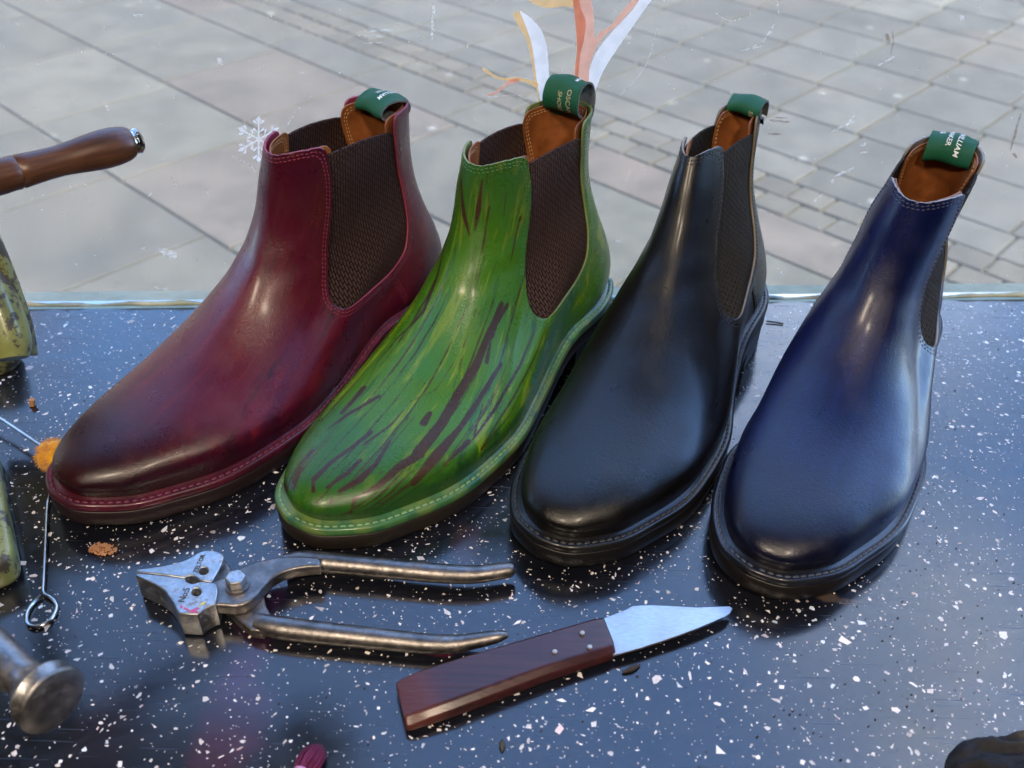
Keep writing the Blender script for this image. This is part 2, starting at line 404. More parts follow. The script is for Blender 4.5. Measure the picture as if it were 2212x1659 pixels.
def slab(u0, u1, v0, v1, tint, gap=.006, h=0.0):
    b = len(V); g = gap/2; ch = .0015; z = FLOOR+h
    for d, zz in ((0, z-.02), (0, z-ch), (ch, z)):
        for uu, vv in ((u0+g+d, v0+g+d), (u1-g-d, v0+g+d), (u1-g-d, v1-g-d), (u0+g+d, v1-g-d)):
            p = PU*uu+PV*vv; V.append((p.x, p.y, zz))
    for k in (0, 4):
        for j in range(4): F.append((b+k+j, b+k+(j+1) % 4, b+k+4+(j+1) % 4, b+k+4+j)); T.append(tint)
    F.append((b+8, b+9, b+10, b+11)); T.append(tint)
GREY = [(.052, .050, .041), (.055, .053, .044), (.048, .047, .039), (.054, .051, .042)]; PINK = [(.066, .046, .037), (.060, .045, .037)]; BLUE = [(.051, .049, .043), (.054, .052, .046), (.048, .046, .041)]
def pick(L):
    c = L[int(rng.integers(len(L)))]; k = rng.uniform(.74, 1.16); m = sum(c)/3
    return tuple((.52*q+.25*m*w)*k for q, w in zip(c, (1.06, 1.0, .84)))
rows_ = [(-.70, -.29, -1.6), (-.29, .115, -1.75), (.115, .52, -1.60), (.52, .925, -1.77), (.925, 1.33, -2.14), (1.33, 1.73, -2.235), (1.73, 1.90, -2.30)]
for v0, v1, u0 in rows_:
    pitch = .405 if v1 != 1.33 else .45
    for k in range(-9, 12):
        ua = u0+k*pitch; slab(ua, ua+pitch, v0, v1, pick(PINK if rng.random() < .30 else GREY), .009)
for k in range(-30, 60):                                                         # setts
    for j, (va, vb) in enumerate(((1.90, 1.985), (1.985, 2.07))):
        ua = -3.6+k*.095+j*.045; slab(ua, ua+.095, va, vb, pick([(.058, .049, .036), (.053, .046, .035), (.062, .054, .041)]), .010, rng.uniform(-.002, .002))
for r_ in range(0, 14):
    va = 2.07+.125 if r_ == 0 else None
    v0 = 2.195+.2535*(r_-1) if r_ else 2.07; v1 = v0+(.125 if r_ == 0 else .2535)
    for k in range(-14, 22):
        ua = -1.57+.247*k-.02*r_+.06; far = v0 > 3.4
        slab(ua, ua+.247, v0, v1, pick([(.090, .085, .074), (.082, .078, .066)]) if (far and ua < 2 and ua > -3.4 and (ua < -1.55 or ua > -1.3)) else pick(BLUE if rng.random() < .8 else GREY), .009)
pv = mesh('pavement', V, F, [m_paving('paving_stone')], None, False)
ca = pv.data.attributes.new('tint', 'FLOAT_COLOR', 'FACE'); ca.data.foreach_set('color', np.array([(*t, 1) for t in T], np.float32).ravel()); tag(pv, kind='structure')
gm = NT('joint_sand'); P = gm.coord(); gm.pbr(gm.ramp(gm.noise(P, 40, 4), [(.3, (.024, .024, .016)), (.7, (.038, .036, .024))]), .9, 0, gm.bump(gm.noise(P, 200, 3), .5, .002))
gr = mesh('street_ground', [(-60, -1, FLOOR-.011), (60, -1, FLOOR-.011), (60, 60, FLOOR-.011), (-60, 60, FLOOR-.011)], [(0, 1, 2, 3)], [gm.m], None, False); tag(gr, kind='structure')

# shop room the window belongs to: only what shades and mirrors on the display
DARK = m_simple('dark_plaster', (.030, .022, .016), .8)
def box(name, lo, hi, mats, parent=None, bev=0):
    x0, y0, z0 = lo; x1, y1, z1 = hi
    o = mesh(name, [(x0, y0, z0), (x1, y0, z0), (x1, y1, z0), (x0, y1, z0), (x0, y0, z1), (x1, y0, z1), (x1, y1, z1), (x0, y1, z1)],
             [(3, 2, 1, 0), (4, 5, 6, 7), (0, 1, 5, 4), (1, 2, 6, 5), (2, 3, 7, 6), (3, 0, 4, 7)], mats, parent, False)
    if bev: bevel(o, bev)
    return o
tag(box('ceiling', (-2.2, -2.6, 1.75), (2.2, .58, 1.85), [DARK]), kind='structure')
tag(box('added_soffit', (-2.2, -.32, 1.02), (2.2, .60, 1.06), [DARK]), kind='structure')  # added slab, out of view: cuts off the high sky reflections
tag(box('back_wall', (-2.2, -2.7, FLOOR), (2.2, -2.6, 1.75), [DARK]), kind='structure')
tag(box('side_wall', (-1.35, -2.6, FLOOR), (-1.25, .55, 1.75), [DARK]), kind='structure')
tag(box('side_wall', (1.65, -2.6, FLOOR), (1.75, .60, 1.75), [DARK]), kind='structure')
tag(box('shop_floor', (-2.2, -2.6, FLOOR-.05), (2.2, .56, FLOOR), [DARK]), kind='structure')

# terrace across the street: never in the frame, but the ledge and the boots mirror its front
bk = NT('mirrored_brick'); P = bk.coord()
bb = bk.new('ShaderNodeTexBrick', {'Vector': bk.mapping(P, (1, 1, 1), (R(90), 0, 0)), 'Scale': 1.0, 'Brick Width': .22, 'Row Height': .075, 'Mortar Size': .01, 'Color1': (.20, .125, .09), 'Color2': (.16, .10, .075), 'Mortar': (.24, .21, .18)})
bk.pbr(bb.outputs[0], .85)
hs = empty('terraced_house', (0, 12, FLOOR)); tag(hs, 'brown brick terraced house across the street, mirrored in the boots', 'house')
box('wall', (-7.2, 0, 0), (8.4, 1, 5.0), [bk.m], hs); box('wall', (-11.5, -7.5, 0), (-7.2, 1, 8.4), [bk.m], hs); box('wall', (8.4, -7, 0), (12.5, 1, 8.0), [bk.m], hs)
box('roof', (-7.1, -.3, 5.01), (8.3, 1.3, 5.2), [DARK], hs)

# window: glass pane with a bead of old sealant along its foot
win = empty('shop_window', tuple(SL.lerp(SR, .5))); tag(win, 'large shop window pane with dust and painted-in haze behind the boots with sealant along its foot', 'window')
wo_ = Vector(win.location)
t = NT('dusty_veiled_glass'); P = t.coord()
tr = t.new('ShaderNodeBsdfTransparent', {'Color': (.95, .97, .96)}); gl = t.new('ShaderNodeBsdfGlossy', {'Color': (1, 1, 1), 'Roughness': .02})
df = t.new('ShaderNodeBsdfTranslucent', {'Color': (.92, .78, .58)}); dd = t.new('ShaderNodeBsdfDiffuse', {'Color': (.85, .78, .66)})
fr = t.new('ShaderNodeFresnel', {'IOR': 1.45})
m1 = t.new('ShaderNodeMixShader', {0: t.math('MULTIPLY', fr.outputs[0], .35), 1: tr.outputs[0], 2: gl.outputs[0]})
dust = t.math('ADD', t.ramp(t.noise(P, 5, 5, .6), [(.3, .07), (.75, .17)]), t.math('MULTIPLY', t.step(t.noise(t.mapping(P, (30, 1, 8), (0, .5, 0)), 3, 5, .7), .60, .78), .16))  # dust and smears, together with a painted-in hazy veil
dust = t.math('ADD', dust, t.math('MULTIPLY', t.step(t.noise(P, 230, 2, .5), .73, .78), .35))
dust = t.math('ADD', dust, t.math('MULTIPLY', t.math('SUBTRACT', 1.0, t.step(t.sep(P)[0], -.75, .05)), .13))  # painted veil: reflection haze over the left side, put in as film
ds = t.new('ShaderNodeMixShader', {0: .25, 1: df.outputs[0], 2: dd.outputs[0]})
m2 = t.new('ShaderNodeMixShader', {0: dust, 1: m1.outputs[0], 2: ds.outputs[0]}); t.l.new(m2.outputs[0], t.out.inputs[0]); GLASS = t.m
off = SN*.004
g0, g1 = SL+off-wo_, SR+off-wo_; th = SN*.006
V = [g0, g1, g1+th, g0+th]; V = [tuple(v) for v in V]+[(v.x, v.y, 1.74) for v in V]
for i in range(4): V[i] = (V[i][0], V[i][1], .0005)
mesh('glass_pane', V, [(3, 2, 1, 0), (4, 5, 6, 7), (0, 1, 5, 4), (1, 2, 6, 5), (2, 3, 7, 6), (3, 0, 4, 7)], [GLASS], win, False)
t = NT('old_sealant'); P = t.coord(); t.pbr(t.ramp(t.noise(P, 60, 5), [(.3, (.42, .45, .30)), (.6, (.60, .62, .50)), (.8, (.25, .22, .16))]), .7, 0, t.bump(t.noise(P, 150, 4), .6, .002)); SEAL = t.m
rows = []
for i in range(240):
    p = SL.lerp(SR, i/239)-wo_; h = .0032+.0007*math.sin(i*.31)+.0006*math.sin(i*.83+1)+rng.uniform(-.0005, .0005); w = .0022+.0004*math.sin(i*.5)
    rows.append([tuple(p+SN*.0045-SN*w+Vector((0, 0, .0006))), tuple(p+SN*.0045-SN*w*.7+Vector((0, 0, h*.5))), tuple(p+SN*.0038+Vector((0, 0, h))), tuple(p+SN*.0038+Vector((0, 0, .0006)))])
V, F = loft(rows); o = mesh('sealant_bead', V, F, [SEAL], win); recalc(o)
ws0, ws1 = SL+SN*.0105, SR+SN*.0105; V = []
for z in (-.055, -.008):
    for p in (ws0, ws1, ws1+SN*.026, ws0+SN*.026): V.append((p.x, p.y, z))
tag(mesh('window_sill', V, [(3, 2, 1, 0), (4, 5, 6, 7), (0, 1, 5, 4), (1, 2, 6, 5), (2, 3, 7, 6), (3, 0, 4, 7)], [m_simple('sill_paint', (.26, .255, .17), 1.0, 0, 0, 300, spec=0.0)], None, False), kind='structure')

def onglass(px, py, d=.0):
    """point of the pane's inner face seen at this spot"""
    r_ = ray(px, py); n = SN; q = SL+off-n*d; t_ = (q-ORI).dot(n)/r_.dot(n); return ORI+r_*t_
def film(name, pts, mat, parent, d=.0002, th=.00018):
    P0 = [onglass(x, y, d) for x, y in pts]; n = len(P0)
    o_ = Vector(parent.location)
    V = [tuple(p-o_) for p in P0]; F = [tuple(range(n))]
    return mesh(name, V, F, [mat], parent, False)
def m_film(name, base, trans=.55, thin=0):
    t = NT(name); P = t.coord()
    v = t.step(t.noise(P, 110, 4), .35, .65)
    c = t.mix(v, tuple(q*.9 for q in base), base)
    a = t.new('ShaderNodeBsdfTranslucent', {'Color': c}); b = t.new('ShaderNodeBsdfDiffuse', {'Color': c})
    m = t.new('ShaderNodeMixShader', {0: 1-trans, 1: a.outputs[0], 2: b.outputs[0]})
    if thin:
        e = t.new('ShaderNodeBsdfTransparent'); w = t.step(t.noise(t.mapping(P, (1, 1, 2.5)), 260, 4, .7), .30, .62)
        m = t.new('ShaderNodeMixShader', {0: t.math('MULTIPLY', w, thin), 1: e.outputs[0], 2: m.outputs[0]})
    t.l.new(m.outputs[0], t.out.inputs[0]); return t.m
FW, FO, FP = m_film('white_film', (.97, .94, .88), .8), m_film('amber_film', (.92, .66, .34), .6), m_film('coral_film', (.90, .48, .38), .6)
FP2 = m_film('salmon_film', (.92, .55, .42), .6)
def smooth_loop(pts, k=5):
    P = [(float(a), float(b)) for a, b in pts]; n = len(P); out = []
    for i in range(n):
        p0, p1, p2, p3 = [Vector((*P[(i+q) % n], 0)) for q in (-1, 0, 1, 2)]
        if (p2-p1).length < 4: out.append((p1.x, p1.y)); continue
        for s in range(k):
            u = s/k; v = .5*((2*p1)+(-p0+p2)*u+(2*p0-5*p1+4*p2-p3)*u*u+(-p0+3*p1-3*p2+p3)*u**3); out.append((v.x, v.y))
    return out
dq = lambda L: [(987.5+.2315*a, .2315*b) for a, b in L]
dec = empty('window_sticker', tuple(onglass(1215, 60))); tag(dec, 'large branching window sticker in white, coral and amber above the green boot', 'sticker')
film('white_shape', smooth_loop(dq([(605, 110), (700, 180), (790, 290), (835, 430), (855, 640), (862, 900), (850, 1000), (775, 1000), (765, 900), (730, 700), (700, 450), (650, 270), (588, 130)])), FW, dec, .0002)
film('amber_shape', smooth_loop(dq([(530, 122), (580, 112), (650, 270), (702, 450), (735, 700), (775, 940), (775, 1000), (765, 1000), (745, 850), (715, 700), (685, 530), (640, 360), (560, 220), (525, 150)])), FO, dec, .0006)
film('amber_shape', smooth_loop(dq([(238, 636), (265, 640), (350, 700), (430, 728), (560, 722), (740, 765), (742, 820), (650, 775), (570, 755), (450, 752), (370, 735), (290, 690), (240, 655)])), FO, dec, .0011)
film('coral_shape', smooth_loop(dq([(485, 748), (575, 732), (560, 768), (480, 792), (400, 850), (340, 885), (278, 892), (280, 880), (350, 860), (430, 800)])), FP, dec, .0015)
film('coral_shape', smooth_loop(dq([(1070, -160), (1240, -160), (1255, 0), (1275, 150), (1285, 350), (1340, 290), (1430, 240), (1520, 130), (1630, 0), (1760, -160), (1840, -160), (1700, 0), (1600, 120), (1500, 230), (1400, 310), (1310, 420), (1265, 530), (1235, 640), (1215, 860), (1120, 860), (1095, 690), (1115, 500), (1115, 350), (1090, 80)])), FP2, dec, .0006)
film('coral_shape', smooth_loop(dq([(1072, -160), (1130, -160), (1150, 60), (1200, 200), (1180, 380), (1150, 500), (1130, 700), (1100, 690), (1115, 500), (1113, 350), (1090, 80)])), FP, dec, .0011)
film('white_shape', smooth_loop(dq([(1830, -160), (1960, -160), (1815, 0), (1650, 230), (1450, 520), (1355, 680), (1300, 820), (1240, 960), (1200, 960), (1190, 800), (1240, 630), (1290, 500), (1400, 350), (1520, 220), (1630, 100), (1700, 0)])), FW, dec, .0002)
film('amber_shape', smooth_loop(dq([(640, -160), (1080, -160), (1080, 55), (1000, 60), (850, 75), (760, 55), (690, 20), (650, -40)])), FO, dec, .0002)
# snowflake sticker: P = source crop (900,380) scale 300/1659
sq = lambda a, b: ((900+a*.18083)/1.82278, (380+b*.18083)/1.82278)
sf = empty('snowflake_sticker', tuple(onglass(*sq(655, 930)))); tag(sf, 'small white snowflake sticker on the glass just left of the burgundy boot top', 'sticker')
cx, cy = 655, 935
loops = []
for k in range(6):
    an = R(60*k); ca_, sa_ = math.cos(an), math.sin(an)
    def T2(u, v): return sq(cx+(u*ca_-v*sa_)*1.0, cy+(u*sa_+v*ca_)*1.0)
    loops.append([T2(-17, 0), T2(17, 0), T2(17, -340), T2(-17, -340)])
    loops.append([T2(0, -335), T2(52, -430), T2(0, -515), T2(-52, -430)])
    for rr_ in (330, 155):
        for s in (-1, 1):
            loops.append([T2(s*10, -rr_), T2(s*88, -rr_-98), T2(s*118, -rr_-92), T2(s*122, -rr_-58), T2(s*96, -rr_-40), T2(s*26, -rr_-8)])
VV = []; FF = []; lo = Vector(sf.location)
for i, lp in enumerate(loops):
    b = len(VV); VV += [tuple(onglass(x, y, .0003+.00002*(i % 7))-lo) for x, y in lp]; FF.append(tuple(range(b, b+len(lp))))
o = mesh('snowflake_shape', VV, FF, [FW], sf, False)
# sticky residue, hairs and paint flecks on the pane
RES = m_film('tape_residue', (.95, .92, .85), .8, .75); BRN = m_film('brown_smear', (.20, .12, .09), .3, .65)
rz = lambda L: [(1591+.2811*a, .2811*b) for a, b in L]
def scrap(px, py, l, w, an, mat, n=9):
    P = []
    for k in range(n*2):
        s = (k/(n-1) if k < n else (2*n-1-k)/(n-1))-.5; e = (1-(2*s)**2)**.5*w*.5*rng.uniform(.4, 1)*(1 if k < n else -1)
        P.append((px+s*l*math.cos(an)-e*math.sin(an), py+s*l*math.sin(an)+e*math.cos(an)))
    film('glass_residue', P, mat, win, .0003, .00008)
def hair(pts, w=.9):
    P = cr_pts([(x, y, 0) for x, y in pts], 14); A = []; B = []
    for i, p in enumerate(P):
        t_ = (P[min(i+1, 13)]-P[max(i-1, 0)]).normalized(); A.append((p.x-t_.y*w/2, p.y+t_.x*w/2)); B.append((p.x+t_.y*w/2, p.y-t_.x*w/2))
    film('glass_residue', A+B[::-1], RES, win, .0003, .00006)
def C1(a, b): return (1591+.2811*a, .2811*b)
for x, y, l, w, an, m in ((820, 970, 210, 22, -.42, RES), (880, 920, 90, 18, -.9, RES), (975, 1110, 60, 28, -.3, RES), (980, 1172, 75, 20, -.2, RES), (800, 1335, 100, 26, -.4, RES), (870, 1305, 80, 20, -.5, RES), (620, 1530, 130, 18, -.7, RES),
                          (1150, 470, 150, 24, -.5, RES), (250, 250, 200, 12, -1.0, RES), (130, 370, 140, 12, -.3, RES), (320, 60, 100, 16, 1.5, RES), (740, 1392, 40, 34, 0, RES), (1735, 135, 50, 44, 1.2, RES),
                          (1160, 290, 70, 40, 1.2, BRN), (1203, 275, 90, 14, 1.45, BRN), (1195, 370, 110, 14, 1.8, BRN), (330, 930, 170, 28, .1, BRN), (340, 905, 120, 14, 0, BRN), (290, 1030, 110, 22, .05, BRN), (2145, 1010, 320, 30, 1.85, BRN), (2140, 1195, 60, 34, .8, BRN)):
    X, Y = C1(x, y); scrap(X, Y, l*.2811, w*.2811, an, m)
for x, y, l, w, an, m in ((232, 232, 16, 8, 1.2, RES), (475, 132, 20, 13, .9, RES), (937, 22, 22, 9, 1.5, RES), (934, 60, 58, 7, 1.6, RES), (800, 78, 60, 4, .03, RES), (820, 66, 90, 3, -.05, RES), (805, 92, 40, 3, -.02, RES), (362, 545, 45, 16, .25, RES), (372, 550, 26, 22, .6, RES), (310, 535, 12, 7, .1, RES),
                          (345, 622, 40, 4, .15, RES), (205, 550, 10, 7, 1, RES), (325, 420, 14, 4, -.8, RES), (297, 33, 26, 8, .05, RES), (655, 157, 12, 6, .1, RES), (1280, 505, 14, 6, -.6, RES), (1335, 520, 12, 8, .5, RES), (1690, 590, 10, 5, .5, RES)):
    scrap(x, y, l, w, an, m)
for h in ([(1215, 207), (1217, 196), (1212, 190)], [(1042, 205), (1058, 210), (1090, 207), (1120, 206), (1140, 215)], [(627, 255), (622, 270), (640, 240), (650, 232)], [(500, 337), (520, 347), (540, 357), (552, 372)], [(1600, 110), (1625, 102), (1650, 85), (1668, 68)], [(1546, 28), (1575, 45), (1600, 40)], [(1340, 205), (1375, 170), (1400, 130), (1420, 60)]): hair(h)

# ------------------------------------------------------------------ boot geometry
def cr_open(P,ts):
    P=np.asarray(P,float);n=len(P);out=[]
    for t in ts:
        i=min(int(t),n-2);u=t-i
        p0=P[i-1] if i>0 else 2*P[0]-P[1];p1=P[i];p2=P[i+1];p3=P[i+2] if i+2<n else 2*P[-1]-P[-2]
        out.append(.5*((2*p1)+(-p0+p2)*u+(2*p0-5*p1+4*p2-p3)*u*u+(-p0+3*p1-3*p2+p3)*u**3))
    return np.array(out)
YS=[.003,.01,.04,.09,.13,.17,.21,.235,.26,.28,.295,.303]
LAT=[.0135,.0235,.0345,.0365,.0440,.0545,.0555,.0520,.0425,.0335,.0205,.0095]
MED=[.0140,.0245,.0355,.0325,.0310,.0385,.0495,.0485,.0440,.0365,.0265,.0135]
def z_welt(y):
    t=np.clip((y-.07)/.07,0,1);t=t*t*(3-2*t)
    return .034*(1-t)+.017*t+np.clip((y-.23)/.075,0,1)**2*.006
def toe_spring(y): return np.clip((y-.23)/.075,0,1)**2*.006
def half(side,n=200,inset=0.0):
    """polyline toe tip -> heel for one side, arc-length resampled; side +1 lateral"""
    w=LAT if side>0 else MED
    pts=[(-.004,.305)]+[(side*w[k],YS[k]) for k in range(len(YS)-1,-1,-1)]+[(0,0)]
    # mirrored ghost ends for smooth tips
    o=MED if side>0 else LAT
    P=[(-side*o[-1],YS[-1])]+pts+[(-side*o[0],YS[0])]
    P=np.array(P);Q=cr_open(P,np.linspace(1,len(P)-2,600))
    if inset:
        d=np.gradient(Q,axis=0);d/=np.linalg.norm(d,axis=1)[:,None]
        nrm=np.c_[d[:,1],-d[:,0]]*side
        Q=Q+nrm*inset if True else Q
    s=np.r_[0,np.cumsum(np.linalg.norm(np.diff(Q,axis=0),axis=1))]
    u=np.linspace(0,s[-1],n)
    return np.c_[np.interp(u,s,Q[:,0]),np.interp(u,s,Q[:,1])]
def outline(inset,n=256):
    """closed loop, starts at toe tip, lateral side first"""
    a=half(1,n//2+1,inset);b=half(-1,n//2+1,inset)
    m=(a[0]+b[0])/2;a[0]=m;b[0]=m;m=(a[-1]+b[-1])/2;a[-1]=m;b[-1]=m
    return np.vstack([a,b[::-1][1:-1]])
X0=-.0054
#  F(y,z)      B(y,z)     lateral hw, medial hw, Ly, Lz, My, Mz, beta
RINGS=[
  (.2980, .0226, .0064, .0345, .0499, .0450, .190, .0175, .212, .0175, 0.0),
  (.3000, .0299, .0015, .0420, .0524, .0449, .190, .0255, .212, .0255, 0.0),
  (.2946, .0355, -.0007, .0520, .0528, .0440, .190, .0320, .210, .0320, .05),
  (.2856, .0396, .0003, .0630, .0514, .0418, .187, .0366, .205, .0372, .15),
  (.2700, .0435, .0034, .0750, .0488, .0392, .180, .0417, .196, .0427, .30),
  (.2456, .0484, .0072, .0860, .0462, .0378, .168, .0472, .183, .0487, .45),
  (.2158, .0568, .0103, .0970, .0414, .0367, .152, .0552, .166, .0567, .62),
  (.1864, .0708, .0120, .1080, .0332, .0348, .135, .0672, .145, .0677, .80),
  (.1643, .0886, .0130, .1190, .0269, .0319, .118, .0828, .124, .0838, .92),
  (.1502, .1080, .0135, .1310, .0236, .0288, .103, .1012, .106, .1012, 1.0),
  (.1423, .1268, .0138, .1430, .0240, .0282, .092, .1212, .093, .1212, 1.0),
  (.1385, .1446, .0140, .1560, .0258, .0286, .084, .1406, .084, .1406, 1.0),
  (.1346, .1594, .0135, .1690, .0270, .0263, .079, .1572, .079, .1572, 1.0),
  (.1320, .1734, .0128, .1820, .0278, .0240, .077, .1734, .077, .1734, 1.0)]
def grid(nc=240,nr=150,params=None):
    """returns array nr x nc x 3 (x lateral+, y toe, z up)"""
    h=nc//2
    shp={}
    for side in(1,-1):
        H=half(side,800,.0065 if side>0 else .006)
        iw=int(np.argmax(np.abs(H[:,0])))
        shp[side]=(H,iw)
    K=len(RINGS);C=np.zeros((K,nc,3))
    for k,(fy,fz,by,bz,lw,mw,ly,lz,my,mz,be) in enumerate(RINGS):
        bx=min(1,k/7.);xc=X0*(bx*bx*(3-2*bx))   # centre drifts to the shaft axis
        tipx=-.0035*(1-bx)
        for side,w,wy,wz in((1,lw,ly,lz),(-1,mw,my,mz)):
            H,iw=shp[side]
            nf=int(round(h*.5*(1-.10*(k/(K-1)))))+6   # columns in front part
            for j in range(h+1):
                col=j if side>0 else (nc-j)%nc
                if j<=nf: u=j/nf;fr=True
                else: u=(j-nf)/(h-nf);fr=False
                # outline-shaped
                if fr:
                    s=u*iw;q=np.array([np.interp(s,range(len(H)),H[:,0]),np.interp(s,range(len(H)),H[:,1])])
                    xn=(q[0]-H[0,0])/(H[iw,0]-H[0,0]);yn=(q[1]-H[iw,1])/(H[0,1]-H[iw,1])
                else:
                    s=iw+u*(len(H)-1-iw);q=np.array([np.interp(s,range(len(H)),H[:,0]),np.interp(s,range(len(H)),H[:,1])])
                    xn=q[0]/H[iw,0];yn=(H[iw,1]-q[1])/(H[iw,1]-H[-1,1])
                th=u*np.pi/2
                n=2.25 if fr else 2.6
                if fr: xs=np.sin(th)**(2/n);ys=np.cos(th)**(2/n)
                else: xs=np.cos(th)**(2/n);ys=np.sin(th)**(2/n)
                X=xn*(1-be)+xs*be;Y=yn*(1-be)+ys*be
                if fr: x=tipx*(1-X)+side*w*X; y=wy+(fy-wy)*Y; z=wz+(fz-wz)*Y
                else: x=side*w*X; y=wy-(wy-by)*Y; z=wz+(bz-wz)*Y
                z0=z_welt(y)+(wz-.0175)+ (0.0005)
                g=max(0,1-k/3.)
                z=z*(1-g)+z0*g
                C[k,col]=(xc+x,y,z)
    ts=np.linspace(0,K-1,nr)
    G=cr_open(C.reshape(K,-1),ts).reshape(nr,nc,3)
    # light smoothing along the columns/rows to melt control-point ripples
    for _ in range(6):
        G[:,:]=G*.5+.25*(np.roll(G,1,1)+np.roll(G,-1,1))
    for _ in range(16):
        G[1:-1]=G[1:-1]*.5+.25*(G[:-2]+G[2:])
    if params is not None: G=deform(G,params)
    return G
def deform(X,s):
    lx,ly,sw,tw,dz,sd=s
    X=X.copy();t=np.clip((X[...,2]-.04)/.115,0,1.3);t=np.where(t<.3,t*t/.6,t-.15)*(1/.85)
    cy=.07
    f=np.clip((.21-X[...,1])/.09,0,1);t=t*f*f*(3-2*f)
    dx=X[...,0]-X0;dy=X[...,1]-cy
    dx=dx*(1+(sw-1)*t);dy=dy*(1+(sd-1)*t);a=tw*t
    X[...,0]=X0+dx*np.cos(a)-dy*np.sin(a)+lx*t;X[...,1]=cy+dx*np.sin(a)+dy*np.cos(a)+ly*t
    X[...,2]+=dz*t
    return X
S={'maroon': [.0069, .0059, .8771, -.0181, .0009, .9029], 'green': [-.0039, .0012, .8874, .0056, -.0025, .9569],
'black': [-.0065, -.0181, .5745, .0775, -.0061, .8253], 'blue': [.0101, .0112, .8952, .0216, -.0028, .8689]}
POSE={'maroon':(-.0604,.62845,2.48938),'green':(.05651,.6248,2.5535),'black':(.16358,.63072,2.6544),'blue':(.27815,.60857,2.63378)}
STROKES=[[(89,49,2.75),(83,40,4.25),(74,37,5.0),(66,33,5.25),(57,33,5.62),(45,30,6.25)],[(87,42,1.5),(74,43,2.75)],[(71,53,2.5),(61,46,3.0),(51,43,3.25),(39,38,6.0),(23,32,4.25)],[(44,31,5.0),(40,25,4.5),(31,21,3.5),(21,15,1.75)],[(56,15,0.62),(44,16,3.0),(36,14,4.0),(29,10,2.5)],[(71,13,0.62),(59,11,1.5),(52,7,1.75)],[(94,223,3.0),(86,228,2.75),(77,220,1.5),(70,219,1.0),(64,226,0.75)],[(65,238,2.75),(57,231,2.75),(50,228,1.25)],[(56,6,3.0),(50,4,2.5),(43,2,3.0),(33,1,3.5)],[(42,231,2.5),(33,231,2.5)],[(32,233,3.75),(21,235,4.25)],[(12,228,2.75),(14,232,2.75)],[(32,1,2.0),(26,3,2.5)],[(22,9,2.25),(7,9,1.75)],[(22,15,2.75),(9,15,2.0)],[(71,67,0.75),(62,65,1.75),(49,60,2.5),(39,53,1.5),(26,42,1.0)],[(64,73,0.75),(53,71,1.25),(42,67,1.5),(34,62,1.25),(22,56,2.0)],[(88,54,1.0),(77,55,1.0),(72,52,1.0)],[(89,28,0.75),(76,27,1.0),(69,29,0.75)],[(76,23,0.62),(69,20,0.88),(66,12,0.62)],[(38,50,3.25),(35,46,2.75),(28,41,1.0)],[(58,50,1.0),(40,52,1.75)],[(62,24,3.0),(59,24,4.5)],[(46,10,2.75),(40,9,2.75),(31,6,2.0)],[(64,226,3.75),(56,227,3.0)],[(131,229,2.12),(118,237,3.54),(112,4,1.42)],[(134,9,1.18),(122,9,3.54),(114,8,1.18)],[(123,18,1.42),(110,18,1.65),(98,18,1.18)],[(117,214,0.94),(107,212,2.36),(94,224,2.6),(85,223,1.65),(77,224,1.42)],[(128,29,0.94),(119,30,0.94)],[(117,43,1.89),(105,44,1.65),(88,50,1.18)],[(90,44,3.54),(82,41,5.43)],[(90,25,0.94),(80,25,1.18)],[(70,68,0.71),(66,65,0.94)],[(62,112,1.18),(51,102,1.89)],[(45,112,0.94),(38,104,1.42)],[(48,197,1.0),(44,213,1.25),(36,220,1.5)],[(39,70,0.75),(31,67,1.0),(22,57,1.0)]]

# ------------------------------------------------------------------ the four boots
GRC = (240, 150)
def upsample(G, fc, fr):
    nr, nc, _ = G.shape
    tr = np.linspace(0, nr-1, (nr-1)*fr+1); G1 = cr_open(G.reshape(nr, -1), tr).reshape(len(tr), nc, 3)
    out = np.zeros((len(tr), nc*fc, 3))
    p0, p1, p2, p3 = np.roll(G1, 1, 1), G1, np.roll(G1, -1, 1), np.roll(G1, -2, 1)
    for k in range(fc):
        u = k/fc
        out[:, k::fc] = .5*((2*p1)+(-p0+p2)*u+(2*p0-5*p1+4*p2-p3)*u*u+(-p0+3*p1-3*p2+p3)*u**3)
    return out
def normals(G):
    d1 = np.roll(G, -1, 1)-np.roll(G, 1, 1); d2 = np.gradient(G, axis=0)
    N = np.cross(d1, d2); N /= np.linalg.norm(N, axis=-1)[..., None]+1e-12
    i = G.shape[0]//4; c = G[i].mean(0)
    if ((G[i]-c)*N[i]).sum() < 0: N = -N
    return N
GUS = np.array([(.1078, .1590), (.1058, .1430), (.1070, .1245), (.1116, .1065), (.1165, .0890), (.1208, .0770), (.1226, .0705), (.1200, .0660), (.1105, .0647), (.0915, .0652),
                (.0700, .0662), (.0535, .0728), (.0455, .0830), (.0400, .0960), (.0380, .1105), (.0405, .1300), (.0455, .1550)])
_g = cr_open(GUS, np.linspace(0, len(GUS)-1, 140))
GPOLY = np.vstack([[(.1084, .30)], _g, [(.0450, .30)]])
def poly_sdf(y, z, poly):
    y = y.ravel(); z = z.ravel(); d = np.full(y.shape, 9.); ins = np.zeros(y.shape, bool)
    for a, b in zip(poly, np.roll(poly, -1, 0)):
        e = b-a; w0 = y-a[0]; w1 = z-a[1]; t = np.clip((w0*e[0]+w1*e[1])/(e@e+1e-15), 0, 1)
        d = np.minimum(d, np.hypot(w0-t*e[0], w1-t*e[1]))
        c = (a[1] > z) != (b[1] > z)
        with np.errstate(divide='ignore', invalid='ignore'):
            xi = (b[0]-a[0])*(z-a[1])/(b[1]-a[1]+1e-15)+a[0]
        ins ^= c & (y < xi)
    return np.where(ins, -d, d)
def smax(a, b, k):
    h = np.clip(.5+.5*(a-b)/k, 0, 1); return b+(a-b)*h+k*h*(1-h)
